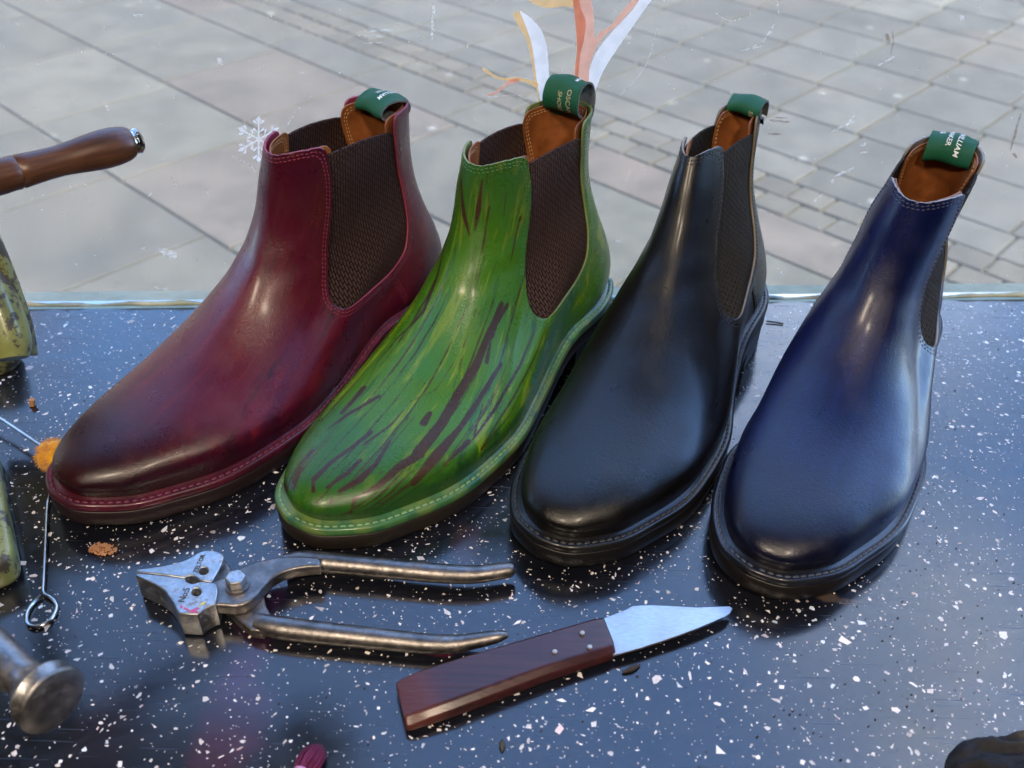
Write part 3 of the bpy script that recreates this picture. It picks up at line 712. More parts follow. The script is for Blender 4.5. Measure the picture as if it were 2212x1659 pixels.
def clip(P, val, attrs):
    nr, nc = val.shape; idx = np.arange(nr*nc).reshape(nr, nc)
    V = P.reshape(-1, 3); v = val.ravel(); ins = val < 0
    a = idx[:-1]; b = np.roll(idx, -1, 1)[:-1]; c = np.roll(idx, -1, 1)[1:]; d = idx[1:]
    Q = np.stack([a, b, c, d], -1).reshape(-1, 4); k = (v[Q] < 0).sum(1)
    F = [tuple(q) for q in Q[k == 4]]; extra = []; eattr = {n: [] for n in attrs}; cut = {}
    fl = {n: A.reshape(nr*nc, -1) for n, A in attrs.items()}
    def cutpt(i, j):
        key = (min(i, j), max(i, j))
        if key not in cut:
            i, j = key; t = v[i]/(v[i]-v[j]); cut[key] = nr*nc+len(extra); extra.append(V[i]+(V[j]-V[i])*t)
            for n in attrs: eattr[n].append(fl[n][i]+(fl[n][j]-fl[n][i])*t)
        return cut[key]
    for q in Q[(k > 0) & (k < 4)]:
        f = []
        for m in range(4):
            i, j = q[m], q[(m+1) % 4]
            if v[i] < 0: f.append(i)
            if (v[i] < 0) != (v[j] < 0): f.append(cutpt(i, j))
        if len(f) > 2: F.append(tuple(f))
    allV = np.vstack([V, np.array(extra).reshape(-1, 3)])
    used = np.unique(np.concatenate([np.array(f) for f in F])) if F else np.array([], int)
    mp = np.full(len(allV), -1); mp[used] = np.arange(len(used))
    A = {n: np.vstack([fl[n], np.array(eattr[n]).reshape(-1, fl[n].shape[1])])[used] for n in attrs}
    return allV[used], [tuple(mp[list(f)]) for f in F], A
def isoline(P, N, val, mask=None):
    """chains of (point, normal) along val = 0"""
    nr, nc = val.shape; v = val.ravel(); V = P.reshape(-1, 3); NN = N.reshape(-1, 3)
    idx = np.arange(nr*nc).reshape(nr, nc)
    a = idx[:-1]; b = np.roll(idx, -1, 1)[:-1]; c = np.roll(idx, -1, 1)[1:]; d = idx[1:]
    Q = np.stack([a, b, c, d], -1).reshape(-1, 4); k = (v[Q] < 0).sum(1); adj = {}
    for q in Q[(k > 0) & (k < 4)]:
        if mask is not None and not mask.ravel()[q].all(): continue
        es = [(min(q[m], q[(m+1) % 4]), max(q[m], q[(m+1) % 4])) for m in range(4) if (v[q[m]] < 0) != (v[q[(m+1) % 4]] < 0)]
        if len(es) == 2:
            adj.setdefault(es[0], []).append(es[1]); adj.setdefault(es[1], []).append(es[0])
    seen = set(); out = []
    def walk(s):
        ch = [s]; seen.add(s); cur = s
        while True:
            nx = [e for e in adj[cur] if e not in seen]
            if not nx: break
            cur = nx[0]; seen.add(cur); ch.append(cur)
        return ch
    for s in [e for e in adj if len(adj[e]) == 1]+list(adj):
        if s in seen: continue
        ch = walk(s)
        if len(ch) < 4: continue
        pts = []
        for i, j in ch:
            t = v[i]/(v[i]-v[j]); pts.append((V[i]+(V[j]-V[i])*t, NN[i]+(NN[j]-NN[i])*t))
        out.append(pts)
    return out
def dashes(chains, pitch, length, w, h, lift=0.0):
    """low rounded stitches laid along the chains"""
    VV = []; FF = []
    for ch in chains:
        P = np.array([c[0] for c in ch]); Nn = np.array([c[1] for c in ch])
        s = np.r_[0, np.cumsum(np.linalg.norm(np.diff(P, axis=0), axis=1))]
        if s[-1] < pitch*2: continue
        for u in np.arange(pitch*.5, s[-1]-length*.5, pitch):
            p = np.array([np.interp(u, s, P[:, k]) for k in range(3)]); n = np.array([np.interp(u, s, Nn[:, k]) for k in range(3)]); n /= np.linalg.norm(n)
            q = np.array([np.interp(u+length*.3, s, P[:, k]) for k in range(3)])-np.array([np.interp(u-length*.3, s, P[:, k]) for k in range(3)])
            t = q/(np.linalg.norm(q)+1e-12); sd_ = np.cross(n, t); p = p+n*lift
            b = len(VV)
            for (l, ww, hh) in ((-.5, .55, 0), (-.32, 1, .75), (0, 1, 1), (.32, 1, .75), (.5, .55, 0)):
                for k in range(5):
                    a = math.pi*k/4
                    VV.append(p+t*l*length+sd_*math.cos(a)*w*.5*ww+n*(math.sin(a)*h*(hh if hh else .15)-.0001))
            for i in range(4):
                for k in range(4): FF.append((b+i*5+k, b+i*5+k+1, b+(i+1)*5+k+1, b+(i+1)*5+k))
            FF.append((b, b+1, b+2, b+3, b+4)); FF.append((b+20, b+21, b+22, b+23, b+24))
    return VV, FF
MIR = np.array([-1, 1, 1])
def boot(key, label, tabpar, text):
    x, y, a = POSE[key]
    root = empty('chelsea_boot', (x, y, 0), a); tag(root, label, 'boot', 'chelsea boots lined up in the window')
    fc, fr = (3, 2) if key == 'green' else (2, 1)
    G0 = upsample(grid(*GRC), fc, fr); nr, nc, _ = G0.shape
    if key == 'black': G0 = G0
    G = deform(G0, S[key]); N = normals(G)
    # slight hollow where the elastic pulls the sides in, soft creases at the ankle
    Y, Z = G0[..., 1], G0[..., 2]
    cc = np.arange(nc)/nc*2*np.pi; rr = np.arange(nr)/(nr-1)
    fl = np.stack([np.tile(np.sin(cc), (nr, 1)), np.tile(np.cos(cc), (nr, 1)), np.tile(rr[:, None]*2.2, (1, nc))], -1)
    ph = {'maroon': 0, 'green': 1.7, 'black': 3.1, 'blue': 4.4}[key]
    amp = np.exp(-((Z-.098)/.018)**2)*np.clip((Y-.09)/.03, 0, 1)
    wv = np.sin(Z*300+np.sin(fl[..., 0]*3+ph)*1.4+ph)*.00022+np.sin(fl[..., 0]*9+ph*2+Z*60)*.0003
    G = G+N*(amp*wv)[..., None]
    br = np.exp(-((Y-.195)/.03)**2)*np.clip((Z-.05)/.03, 0, 1)
    G = G+N*(br*np.sin(Y*210+fl[..., 0]*5+ph)*.00010)[..., None]
    N = normals(G)
    dU = poly_sdf(Y, Z, GPOLY).reshape(Y.shape)
    front = Y > .0805
    axx = np.clip((np.abs(G0[..., 0]-X0)-.003)/.016, 0, 1); axx = axx*axx*(3-2*axx)
    ztop = np.where(front, .1626+axx*.0026, .1652-.0012*np.clip((.02-Y)/.02, 0, 1))
    jag = .00012*np.sin(fl[..., 0]*40)+.0001*np.sin(fl[..., 1]*70+1)
    if key == 'blue': ztop = ztop-np.where(front, 0, .0028)
    top = Z-ztop+jag
    Vl = smax(-dU, top, .0065)
    attrs = {'flow': fl}
    if key == 'green':
        D = np.full(nr*nc, -9.0); W0 = G0.reshape(-1, 3)*1000
        r3 = random.Random(5); thin = []
        for q in range(40):
            c0 = r3.uniform(-62, 66); ra = r3.uniform(30, 120); rb = ra-r3.uniform(22, 60); w0 = r3.uniform(.7, 1.2)
            pth = []
            for m_ in range(7):
                rw = ra+(rb-ra)*m_/6; cc_ = c0*(max(rw, 8)/ra)**.42+r3.uniform(-.3, .3)
                pth.append((rw, cc_ % 240, w0*math.sin(math.pi*(m_+.6)/7.2)*1.2))
            thin.append(pth)
        for stv in STROKES+thin:
            pp = [(G0[min(int(i*fr), nr-1), int(j*fc) % nc]*1000, max(w*1.1, .85)*.5) for i, j, w in stv]
            for (p, wp), (q, wq) in zip(pp[:-1], pp[1:]):
                e = q-p; t = np.clip(((W0-p)@e)/(e@e+1e-9), 0, 1)
                dd = np.linalg.norm(W0-p-t[:, None]*e, axis=1); D = np.maximum(D, (wp+(wq-wp)*t)-dd)
        attrs['dye'] = np.clip(D, -4, 4).reshape(nr, nc, 1)
    def put(name, P, val, mats, at_=None, sol=None):
        V, F, A = clip(P, val, attrs if at_ is None else at_)
        V = V*MIR
        p0, p1, p2 = [np.array(V[i]) for i in F[len(F)//3][:3]]
        o = mesh(name, V, F, mats, root)
        for n, arr in A.items():
            if arr.shape[1] == 3:
                at2 = o.data.attributes.new(n, 'FLOAT_VECTOR', 'POINT'); at2.data.foreach_set('vector', arr.astype(np.float32).ravel())
            else:
                at2 = o.data.attributes.new(n, 'FLOAT', 'POINT'); at2.data.foreach_set('value', arr.astype(np.float32).ravel())
        # make the normals point outwards
        me = o.data; cen = np.array([0, .1, .06]); s = 0
        for f in list(me.polygons)[::max(1, len(me.polygons)//200)]:
            c = np.array(f.center); ref = np.array([-X0, np.clip(c[1], .05, .26), min(c[2], .05) if c[1] > .12 else c[2]]); s += float(np.dot(c-ref, np.array(f.normal)))
        if s < 0: me.flip_normals()
        if sol:
            m = o.modifiers.new('thickness', 'SOLIDIFY'); m.thickness = sol; m.offset = -1; m.use_rim = True
            if len(mats) > 1: m.material_offset_rim = 1; m.material_offset = 1
        return o
    put('leather_upper', G, Vl, [LEA[key], EDGE[key]], sol=.0014)
    # elastic gussets, one each side
    lat = np.zeros((nr, nc), bool); lat[:, :nc//2] = True
    ze = np.interp(Y, [.045, .054, .066, .078, .093, .108], [.1538, .1560, .1578, .1590, .1592, .1582])
    for side in (1, -1):
        m = lat if side > 0 else ~lat
        val = np.maximum(np.maximum(dU-.003, Z-ze), np.where(m, -1, 1))
        put('elastic_panel', G-N*.0017, val, [ELA[key]], {}, sol=.0013)
    # tan lining: front and back inner panels
    Vin = smax(-(dU+.0055), Z-(ztop-.0016), .0065)
    put('lining', G-N*.0034, Vin, [LINING], {}, sol=.0008)
    # stitch rows
    sel = Z > .045
    ch = isoline(G, N, Vl+.0021, sel)+isoline(G, N, Vl+.0042, sel)
    # counter seam running down from the gusset to the welt
    sx, sz = np.array([.066, .0625]), np.array([.058, .036]); ax = (sz-sx)/np.linalg.norm(sz-sx); nx = np.array([-ax[1], ax[0]])
    along = (Y-sx[0])*ax[0]+(Z-sx[1])*ax[1]; across = (Y-sx[0])*nx[0]+(Z-sx[1])*nx[1]
    msk = (along > .003) & (along < .026) & (Z < .064) & (np.abs(across) < .01)
    ch += isoline(G, N, across-.0012, msk)+isoline(G, N, across+.0012, msk)
    V, F = dashes(ch, .0027, .0020, .0009, .00045)
    o = mesh('upper_stitching', np.array(V)*MIR, F, [THREAD[key]], root); recalc(o)
    seam = isoline(G, N, across-.0034, msk)
    for s_ in seam:
        tube('counter_seam', [Vector(tuple((p+n*.0001)*MIR)) for p, n in s_[::2]], .0005, [LEA[key]], root, 8)
    # lining stitches, seen inside
    Gi = G-N*.0043
    for part_ in (front, ~front):
        ch = isoline(Gi, -N, Vin+.0026, (Z > .09) & part_)+isoline(Gi, -N, Vin+.0044, (Z > .09) & part_)
        V, F = dashes(ch, .0028, .0019, .0006, .00035)
        o = mesh('lining_stitching', np.array(V)*MIR, F, [LTHREAD], root); recalc(o)
    # welt
    n = 400
    O_ = {d: outline(d, n) for d in (0, .0006, .0016, .0042, .0056, .0078, .0100)}
    def ringpts(d, dz): return [np.array([px, py, z_welt(py)+dz]) for px, py in O_[d]]
    sec = [(.0100, .0010), (.0078, .0009), (.0056, .0002), (.0042, -.0007), (.0016, -.0003), (.0006, -.0006), (0, -.0018), (0, -.0044), (.0006, -.0056), (.0100, -.0058)]
    rings = [ringpts(d, dz) for d, dz in sec]+[ringpts(*sec[0])]
    V, F = loft(rings, False, False); o = mesh('welt', np.array(V)*MIR, F, [WELT[key]], root); recalc(o)
    c = [(np.array([px, py, z_welt(py)-.0004]), np.array([0, 0, 1.])) for px, py in outline(.0030, 500)]
    V, F = dashes([c+c[:1]], .0043, .0036, .0017, .0009)
    o = mesh('welt_stitching', np.array(V)*MIR, F, [WTHREAD[key]], root); recalc(o)
    # outsole
    def so(d, zf): return [np.array([px, py, zf(py)]) for px, py in outline(d, n)]
    top_ = lambda q: z_welt(q)-.0057
    bot = lambda q: z_welt(q)-.0170
    rg = [so(.008, top_), so(.0012, top_), so(.0005, lambda q: z_welt(q)-.0066), so(.0006, lambda q: z_welt(q)-.0150), so(.0016, lambda q: z_welt(q)-.0166), so(.0026, bot), so(.012, bot)]
    V, F = loft(rg); o = mesh('outsole', np.array(V)*MIR, F, [SOLE[key]], root); recalc(o)
    hp = [p for p in outline(.0012, n) if p[1] < .078]
    lat_ = [p for p in outline(.0012, n)[:n//2+1] if p[1] < .078]; med_ = [p for p in outline(.0012, n)[n//2+1:] if p[1] < .078]
    loop = lat_+med_; cxy = np.mean(loop, 0)
    rg = [[np.array([cxy[0]+(p[0]-cxy[0])*k, cxy[1]+(p[1]-cxy[1])*k, z]) for p in loop] for k, z in ((1, .0176), (.995, .0100), (.985, .001), (.97, 0))]
    V, F = loft(rg); o = mesh('heel_block', np.array(V)*MIR, F, [SOLE[key]], root); recalc(o); auto_smooth(o, 50)
    # pull tab: webbing loop sewn over the back of the shaft
    ib = int(np.argmin(np.abs(G0[:, nc//2, 2]-.1625))); B = G[ib, nc//2].copy()
    prof, hw, rz, skew, shear, yaw = tabpar
    pts = cr_pts([(0, B[1]+py, B[2]+pz) for py, pz in prof], 60)
    ss = [0]
    for p, q in zip(pts[:-1], pts[1:]): ss.append(ss[-1]+(q-p).length)
    L = ss[-1]
    def strip(s, w, off=0.0):
        s = max(0, min(L, s)); yy = np.interp(s, ss, [p.y for p in pts]); zz = np.interp(s, ss, [p.z for p in pts])
        e = .0006; y2 = np.interp(min(L, s+e), ss, [p.y for p in pts]); z2 = np.interp(min(L, s+e), ss, [p.z for p in pts])
        y1 = np.interp(max(0, s-e), ss, [p.y for p in pts]); z1 = np.interp(max(0, s-e), ss, [p.z for p in pts])
        t = Vector((0, y2-y1, z2-z1)).normalized(); nn = Vector((0, -t.z, t.y))          # outward side of the loop
        k = math.sin(math.pi*min(1, s/L)); 
        p = Vector((B[0]+w*(1-.04*k)+shear*k*(zz-B[2])*10, yy+w*skew*k*.5+w*w/.034*(1-.75*k), zz+w*math.tan(rz)*k+.0008*math.sin(w*300+s*90)*k))+nn*off
        dx = p.x-B[0]; ctw, stw = math.cos(S[key][3]*.9), math.sin(S[key][3]*.9)
        return Vector((B[0]+dx*ctw, p.y+dx*stw+yaw*dx*k, p.z))
    ns_, nw = 70, 14
    V = []; F = []; MI = []
    for lay, off in ((0, .0006), (1, -.0006)):
        for i in range(ns_+1):
            for j in range(nw+1):
                p = strip(L*i/ns_, hw*(2*j/nw-1), off); V.append((p.x*-1, p.y, p.z))
    nl = (ns_+1)*(nw+1)
    for i in range(ns_):
        for j in range(nw):
            q = i*(nw+1)+j; F.append((q, q+1, q+nw+2, q+nw+1)); MI.append(0); F.append((nl+q+nw+1, nl+q+nw+2, nl+q+1, nl+q)); MI.append(1)
    for i in range(ns_):
        for j in (0, nw):
            q = i*(nw+1)+j; F.append((q, q+nw+1, nl+q+nw+1, nl+q)); MI.append(1)
    for j in range(nw):
        for i in (0, ns_):
            q = i*(nw+1)+j; F.append((q, q+1, nl+q+1, nl+q)); MI.append(1)
    tb = mesh('pull_tab', V, F, [TAB, TABIN], root, True, MI); recalc(tb); auto_smooth(tb, 50)
    for body, size, s0, w0, mt in text:
        Vt, Ft = text_mesh(body, size, size*.012)
        # letters read down the front of the loop
        pv = [strip(s0+vx, w0+vy, .00085) for vx, vy in Vt]
        o = mesh('tab_lettering', [(p.x*-1, p.y, p.z) for p in pv], Ft, [mt], tb, False); recalc(o)
    return root
tabA = [(.0006, -.004), (-.0002, -.0005), (.002, .0030), (.009, .0058), (.017, .0062), (.0245, .0035), (.0255, -.0015), (.019, -.0050), (.010, -.0055), (.0055, -.0085)]
tabB = [(.0006, -.004), (-.0004, .001), (.000, .009), (.0045, .0170), (.012, .0196), (.019, .0165), (.0215, .008), (.0180, .001), (.010, -.0030), (.0055, -.007)]
tabC = [(.0006, -.004), (-.0002, .000), (.001, .004), (.005, .0072), (.012, .0080), (.019, .0055), (.0195, .001), (.014, -.0020), (.009, -.003), (.0055, -.0075)]
tabD = [(.0006, -.006), (-.0004, -.002), (.001, .0012), (.005, .0032), (.012, .0028), (.017, -.0015), (.0175, -.0085), (.013, -.0120), (.008, -.0115), (.0058, -.014)]
boot('maroon', 'burgundy leather chelsea boot with near-black burnished toe, leftmost of the four boots',
     (tabA, .0140, 0, .15, 0, .1), [('WILLIAM', .0040, .011, .0010, TABTXT), ('MAKER', .0040, .011, -.0045, TABTXT)])
boot('green', 'bright green leather chelsea boot painted with dark brown brush streaks and a green stitched welt',
     (tabB, .0138, 0, .1, .0, 0), [('OSCAR', .0050, .0385, .0035, TABTXT2), ('SHOES', .0042, .0415, -.0030, TABTXT2), ('WILLIAM', .0036, .0175, .0040, TABTXT)])
boot('black', 'plain black leather chelsea boot between the green boot and the navy boot',
     (tabC, .0120, .05, .15, 0, 0), [('SE', .0042, .030, .004, TABTXT2)])
boot('blue', 'navy blue leather chelsea boot standing apart at the right end of the row',
     (tabD, .0140, 0, 0, 0, 0), [('WILLIAM', .0044, .0120, .0025, TABTXT), ('MAKER', .0042, .0120, -.0035, TABTXT), ('SE', .0040, .0120, -.0090, TABTXT)])

# ------------------------------------------------------------------ tools
def m_steel(name, lo, hi, rust, rough=.35, rk=.35, sc=1.0):
    t = NT(name); P = t.coord(); n = t.noise(P, 90*sc, 6, .7); n2 = t.noise(P, 320*sc, 4, .7)
    c = t.mix(t.step(n, .35, .65), lo, hi)
    r = t.math('MULTIPLY', t.step(t.math('ADD', t.math('MULTIPLY', n, .5), t.math('MULTIPLY', n2, .5)), .50, .62), rk)
    c = t.mix(r, c, rust)
    nr_ = t.bump(t.math('ADD', n, n2), .35, .0006)
    t.pbr(c, t.math('ADD', t.math('MULTIPLY', n2, .25), rough-.08), t.math('SUBTRACT', 1.0, t.math('MULTIPLY', r, .7)), nr_); return t.m
STEEL = m_steel('worn_bright_steel', (.36, .37, .38), (.58, .60, .62), (.13, .09, .065), .32, .65)
FORGED = m_steel('brown_forged_steel', (.15, .14, .135), (.30, .28, .27), (.085, .055, .04), .36, .55)
DSTEEL = m_steel('dull_grey_steel', (.22, .22, .225), (.38, .38, .39), (.08, .065, .055), .36, .5)
BLADE = None
t = NT('brushed_blade'); P = t.coord()
n = t.noise(t.mapping(P, (260, 900, 1), (0, 0, .5)), 1.0, 3, .6)
t.pbr(t.ramp(n, [(.3, (.42, .43, .44)), (.7, (.54, .55, .56))]), t.ramp(t.noise(P, 60, 4), [(.3, .30), (.7, .5)]), 1, t.bump(n, .05, .0002)); BLADE = t.m
INK = m_simple('stamped_dark', (.05, .045, .04), .7)
q8 = lambda a, b: (285.3+.124*a, 1179.5+.124*b)
qp = lambda a, b: (246.9+.4216*a, 1124.6+.4216*b)
pin = empty('lasting_pincers', tuple(at(540, 1290))); tag(pin, 'steel lasting pincers with a hammer-shaped pierced head lying open below the boots', 'pincers'); po = Vector(pin.location)
ZT = .0170
def loc2(L, fn, z, o): return [((at(*fn(a, b), z)-o).x, (at(*fn(a, b), z)-o).y) for a, b in L]
def circ(cx, cy, rx, ry, n=20): return [(cx+rx*math.cos(2*math.pi*k/n), cy+ry*math.sin(2*math.pi*k/n)) for k in range(n)]
up_jaw = [(78, 452), (84, 402), (300, 372), (500, 345), (720, 300), (860, 262), (960, 222), (1060, 165), (1150, 110), (1270, 66), (1400, 68), (1500, 92), (1580, 130), (1606, 190), (1570, 300), (1510, 420), (1440, 530), (1385, 620), (1188, 602), (1100, 535), (1040, 510), (970, 520), (922, 556), (600, 510), (340, 480)]
lo_jaw = [(66, 462), (62, 515), (160, 565), (400, 672), (520, 745), (600, 815), (690, 940), (750, 1050), (808, 1172), (960, 1186), (1140, 1196), (1220, 1130), (1300, 1075), (1392, 1030), (1450, 1012), (1500, 800), (1480, 660), (1392, 628), (1190, 610), (1120, 636), (1040, 650), (965, 626), (920, 562), (600, 516), (340, 486)]
j1 = prism('upper_jaw', loc2(up_jaw, q8, ZT, po), [loc2(circ(1243, 430, 82, 62), q8, ZT, po)], .0015, ZT, .0008, [STEEL], pin)
j2 = prism('lower_jaw', loc2(lo_jaw, q8, ZT, po), [loc2(circ(1116, 795, 84, 66), q8, ZT, po)], .0010, ZT, .0008, [STEEL], pin)
# plate of the top lever, from the lower jaw across the bolt into the upper handle
zA = .0150
plA = [(465, 330), (500, 312), (560, 290), (600, 262), (650, 235), (690, 220), (740, 205), (830, 185), (905, 179), (1000, 181), (1060, 190), (1055, 232), (990, 236), (920, 246), (860, 264), (805, 296), (765, 335), (735, 372), (700, 408), (660, 430), (610, 438), (540, 432), (470, 434), (440, 428)]
prism('top_lever_plate', loc2(plA, qp, zA, po), [], .0075, zA, .0014, [FORGED], pin)
zB = .0090
plB = [(560, 420), (600, 470), (640, 510), (700, 552), (760, 560), (830, 500), (800, 470), (775, 425), (765, 380), (700, 300), (600, 300), (545, 330)]
prism('bottom_lever_plate', loc2(plB, qp, zB, po), [], .0012, .0078, .0012, [FORGED], pin)
plC = [(545, 170), (600, 245), (640, 330), (600, 400), (520, 420), (470, 330), (520, 200)]
prism('bottom_lever_neck', loc2(plC, qp, .007, po), [], .0012, .0074, .001, [FORGED], pin)
def hand(name, L, rads, z0):
    pts = []
    for (a, b), r_, z in zip(L, rads, z0):
        pts.append(at(*qp(a, b), z)-po)
    return tube(name, pts, rads, [FORGED], pin, 20, 70, .92)
hand('handle', [(870, 222), (960, 208), (1060, 213), (1250, 231), (1400, 246), (1600, 265), (1750, 275), (1860, 275), (1960, 262), (2035, 250), (2058, 250)],
     [.0054, .0058, .0058, .0056, .0054, .0054, .0052, .0049, .0046, .0040, .0020], [.0085]*11)
hand('handle', [(730, 520), (800, 540), (900, 556), (1100, 580), (1300, 601), (1500, 622), (1650, 634), (1760, 630), (1870, 612), (1960, 595), (2015, 584)],
     [.0046, .0056, .0059, .0057, .0055, .0053, .0050, .0046, .0039, .0032, .0016], [.0062, .0062, .0062, .006, .006, .006, .006, .0062, .0078, .0090, .0095])
bc = at(*q8(1800, 545), .0205)-po
an6 = [(.0052*math.cos(R(60*k+12)), .0052*math.sin(R(60*k+12))) for k in range(6)]
lathe('washer', [(0, .0001), (0, .0062), (.0012, .0062), (.0012, .0001)], (bc.x+.0003, bc.y-.0004, .0148), (0, 0, 1), [FORGED], pin, 36)
bo = prism('bolt', [(bc.x+a, bc.y+b) for a, b in an6], [], .0155, .0212, .0009, [STEEL], pin, 3)
def stamp(body, size, p0, p1, z, parent, mat, bold=.02, base=Vector((0, 0, 0))):
    """lettering along the line p0 > p1 on a level face"""
    Vt, Ft = text_mesh(body, size, size*bold); a = Vector(p1)-Vector(p0); a.z = 0; a.normalize(); b = Vector((-a.y, a.x, 0))
    o = mesh('stamped_lettering', [tuple(Vector(p0)-base+a*x+b*y+Vector((0, 0, z-p0[2]))) for x, y in Vt], Ft, [mat], parent, False); recalc(o); return o
stamp('No:5', .0046, at(*q8(905, 985), ZT), at(*q8(1010, 740), ZT), ZT+.00012, j2, INK, .02, po)
stamp('ZELTOR', .0034, at(*q8(1135, 470), ZT), at(*q8(1290, 130), ZT), ZT+.00012, j1, INK, .03, po)
pinkp = m_simple('pink_dye', (.55, .06, .20), .6); yel = m_simple('yellow_dye', (.80, .62, .05), .6)
def blot(name, fn, c, rx, ry, rot, z, mat, parent, base, n=26, rough=.5):
    P = []
    for k in range(n):
        a = 2*math.pi*k/n; f = 1+rng.uniform(-rough, rough*.4); x = rx*math.cos(a)*f; y = ry*math.sin(a)*f
        P.append(at(*fn(c[0]+x*math.cos(rot)-y*math.sin(rot), c[1]+x*math.sin(rot)+y*math.cos(rot)), z)-base)
    o = mesh(name, [tuple(p) for p in P], [tuple(range(n))], [mat], parent, False); recalc(o); return o
for c, rx, ry, ro_ in (((1060, 1130), 95, 28, .1), ((940, 1095), 60, 22, .3), ((860, 1060), 34, 30, .8), ((1130, 1090), 60, 14, -.1)): blot('dye_stain', q8, c, rx, ry, ro_, ZT+.0001+.00003*rx/60, pinkp, j2, po)
for c, rx, ry, ro_ in (((1240, 1000), 62, 20, -.5), ((1180, 1048), 24, 12, .3)): blot('dye_stain', q8, c, rx, ry, ro_, ZT+.00016, yel, j2, po)

# knife
qk = lambda a, b: (795.5+.3968*a, 1261.8+.3968*b)
kn = empty('shoemaker_knife', tuple(at(1200, 1430))); tag(kn, 'shoemaker knife with dark red wooden handle and short pointed steel blade', 'knife'); ko = Vector(kn.location)
bl = [(1240, 205), (1290, 183), (1350, 160), (1405, 138), (1440, 119), (1500, 115), (1560, 115), (1680, 121), (1790, 127), (1900, 123), (1968, 121), (1984, 133), (1968, 160), (1940, 180), (1800, 240), (1700, 277), (1600, 311), (1480, 350), (1375, 379), (1320, 390)]
prism('blade', loc2(bl, qk, .0058, ko), [], .0046, .0060, .0003, [BLADE], kn, 1)
t = NT('dark_red_wood'); P = t.coord()
hd = (at(*qk(1320, 280))-at(*qk(280, 600))); hang = math.atan2(hd.y, hd.x)
g = t.noise(t.mapping(P, (14, 420, 300), (0, 0, -hang)), 1.0, 4, .6, .3); g2 = t.noise(P, 70, 4)
c = t.ramp(t.math('ADD', t.math('MULTIPLY', g, .7), t.math('MULTIPLY', g2, .3)), [(.30, (.014, .003, .004)), (.5, (.036, .007, .008)), (.7, (.058, .012, .010))])
X, Y, Z = t.sep(t.mapping(P, (1, 1, 1), (0, 0, -hang)))
wear = t.math('MULTIPLY', t.math('SUBTRACT', 1.0, t.step(t.math('ADD', X, t.math('MULTIPLY', g2, .01)), -.062, -.052)), .8)
c = t.mix(wear, c, (.085, .018, .012))
t.pbr(c, .36, 0, t.bump(g, .5, .0005), coat=.25, coat_rough=.25); RWOOD = t.m
# handle: eight-sided bar, measured on its top face
kp = [((1285, 180), (1345, 330)), ((1240, 186), (1310, 348)), ((900, 285), (970, 455)), ((600, 372), (690, 558)), ((400, 432), (470, 640)), ((290, 468), (330, 690)), ((185, 515), (235, 728)), ((150, 535), (200, 742))]
rings = []
zt = [.0092, .0097, .0102, .0106, .0106, .0100, .0088, .0080]
for i, (a, b) in enumerate(kp):
    A = at(*qk(*a), zt[i])-ko; B = at(*qk(*b), zt[i])-ko; c = (A+B)/2; h = (B-A)*.5; w = h.length; d = h.normalized()
    z1 = zt[i]; z0 = .0006; ch = .0028
    k = 1.0 if i not in (0, 7) else .96
    sec = [(-w*k, z1), (w*.86*k, z1), ((w+.0024)*k, z1-.0028), ((w+.0030)*k, z0+.003), ((w+.001)*k, z0), ((-w+.001)*k, z0), ((-w-.0010)*k, z0+.002), ((-w-.0012)*k, z1-.002)]
    rings.append([tuple(Vector((c.x, c.y, 0))+d*s+Vector((0, 0, z))) for s, z in sec])
V, F = loft(rings); o = mesh('handle', V, F, [RWOOD], kn, True); recalc(o); auto_smooth(o, 22); bevel(o, .0009, 3, 20)
riv = m_simple('pale_rivet', (.45, .42, .38), .4, .6)
for a, b in ((1165, 270), (1205, 346), (1015, 372)):
    p = at(*qk(a, b), .0100)-ko; lathe('rivet', [(0, .0001), (0, .0013), (.0007, .0012), (.0009, .0006), (.0009, .0001)], (p.x, p.y, .0102), (0, 0, 1), [riv], kn, 16)

# hammer, its round face towards the camera
HF = m_steel('worn_hammer_face', (.20, .19, .185), (.32, .31, .31), (.09, .07, .06), .40, .35)
ham = empty('hammer', tuple(at(60, 1560))); tag(ham, 'old steel hammer head with round polished face at the lower left edge', 'hammer'); ho = Vector(ham.location)
fc_ = deep(116, 1514, .385)
ax = (_r*.84+_u*(-.33)+_fw*(-.43)).normalized()
R0 = .0143
pr = [(-.120, .0001), (-.120, .010), (-.100, .0125), (-.060, .0135), (-.040, .0120), (-.026, .0098), (-.018, .0092), (-.0135, .0100), (-.0105, .0128), (-.0085, .0150), (-.0065, .0163), (-.0035, R0), (-.0012, R0*1.0), (-.0003, R0*.975), (0, R0*.93), (.0004, R0*.5), (.0005, .0001)]
pr = [(a_, r_ if r_ < .001 else r_*R0/.0168) for a_, r_ in pr]
hb = lathe('hammer_head', [q for q in pr if q[0] < -.0003], fc_-ho, ax, [DSTEEL], ham, 64)
lathe('striking_face', [(-.0006, .0001), (-.0006, R0*.985), (0, R0*.955), (.0005, R0*.90), (.0009, R0*.5), (.0010, .0001)], fc_-ho, ax, [HF], ham, 64)
wd = m_simple('ash_handle_wood', (.16, .09, .045), .5)
pm = fc_-ho-ax*.062; tube('handle', [pm+Vector((-.005, -.010, .012)), pm+Vector((-.03, -.05, -.005)), pm+Vector((-.07, -.13, -.012)), pm+Vector((-.09, -.20, -.008))], [.009, .009, .010, .011], [wd], ham, 16, 20)

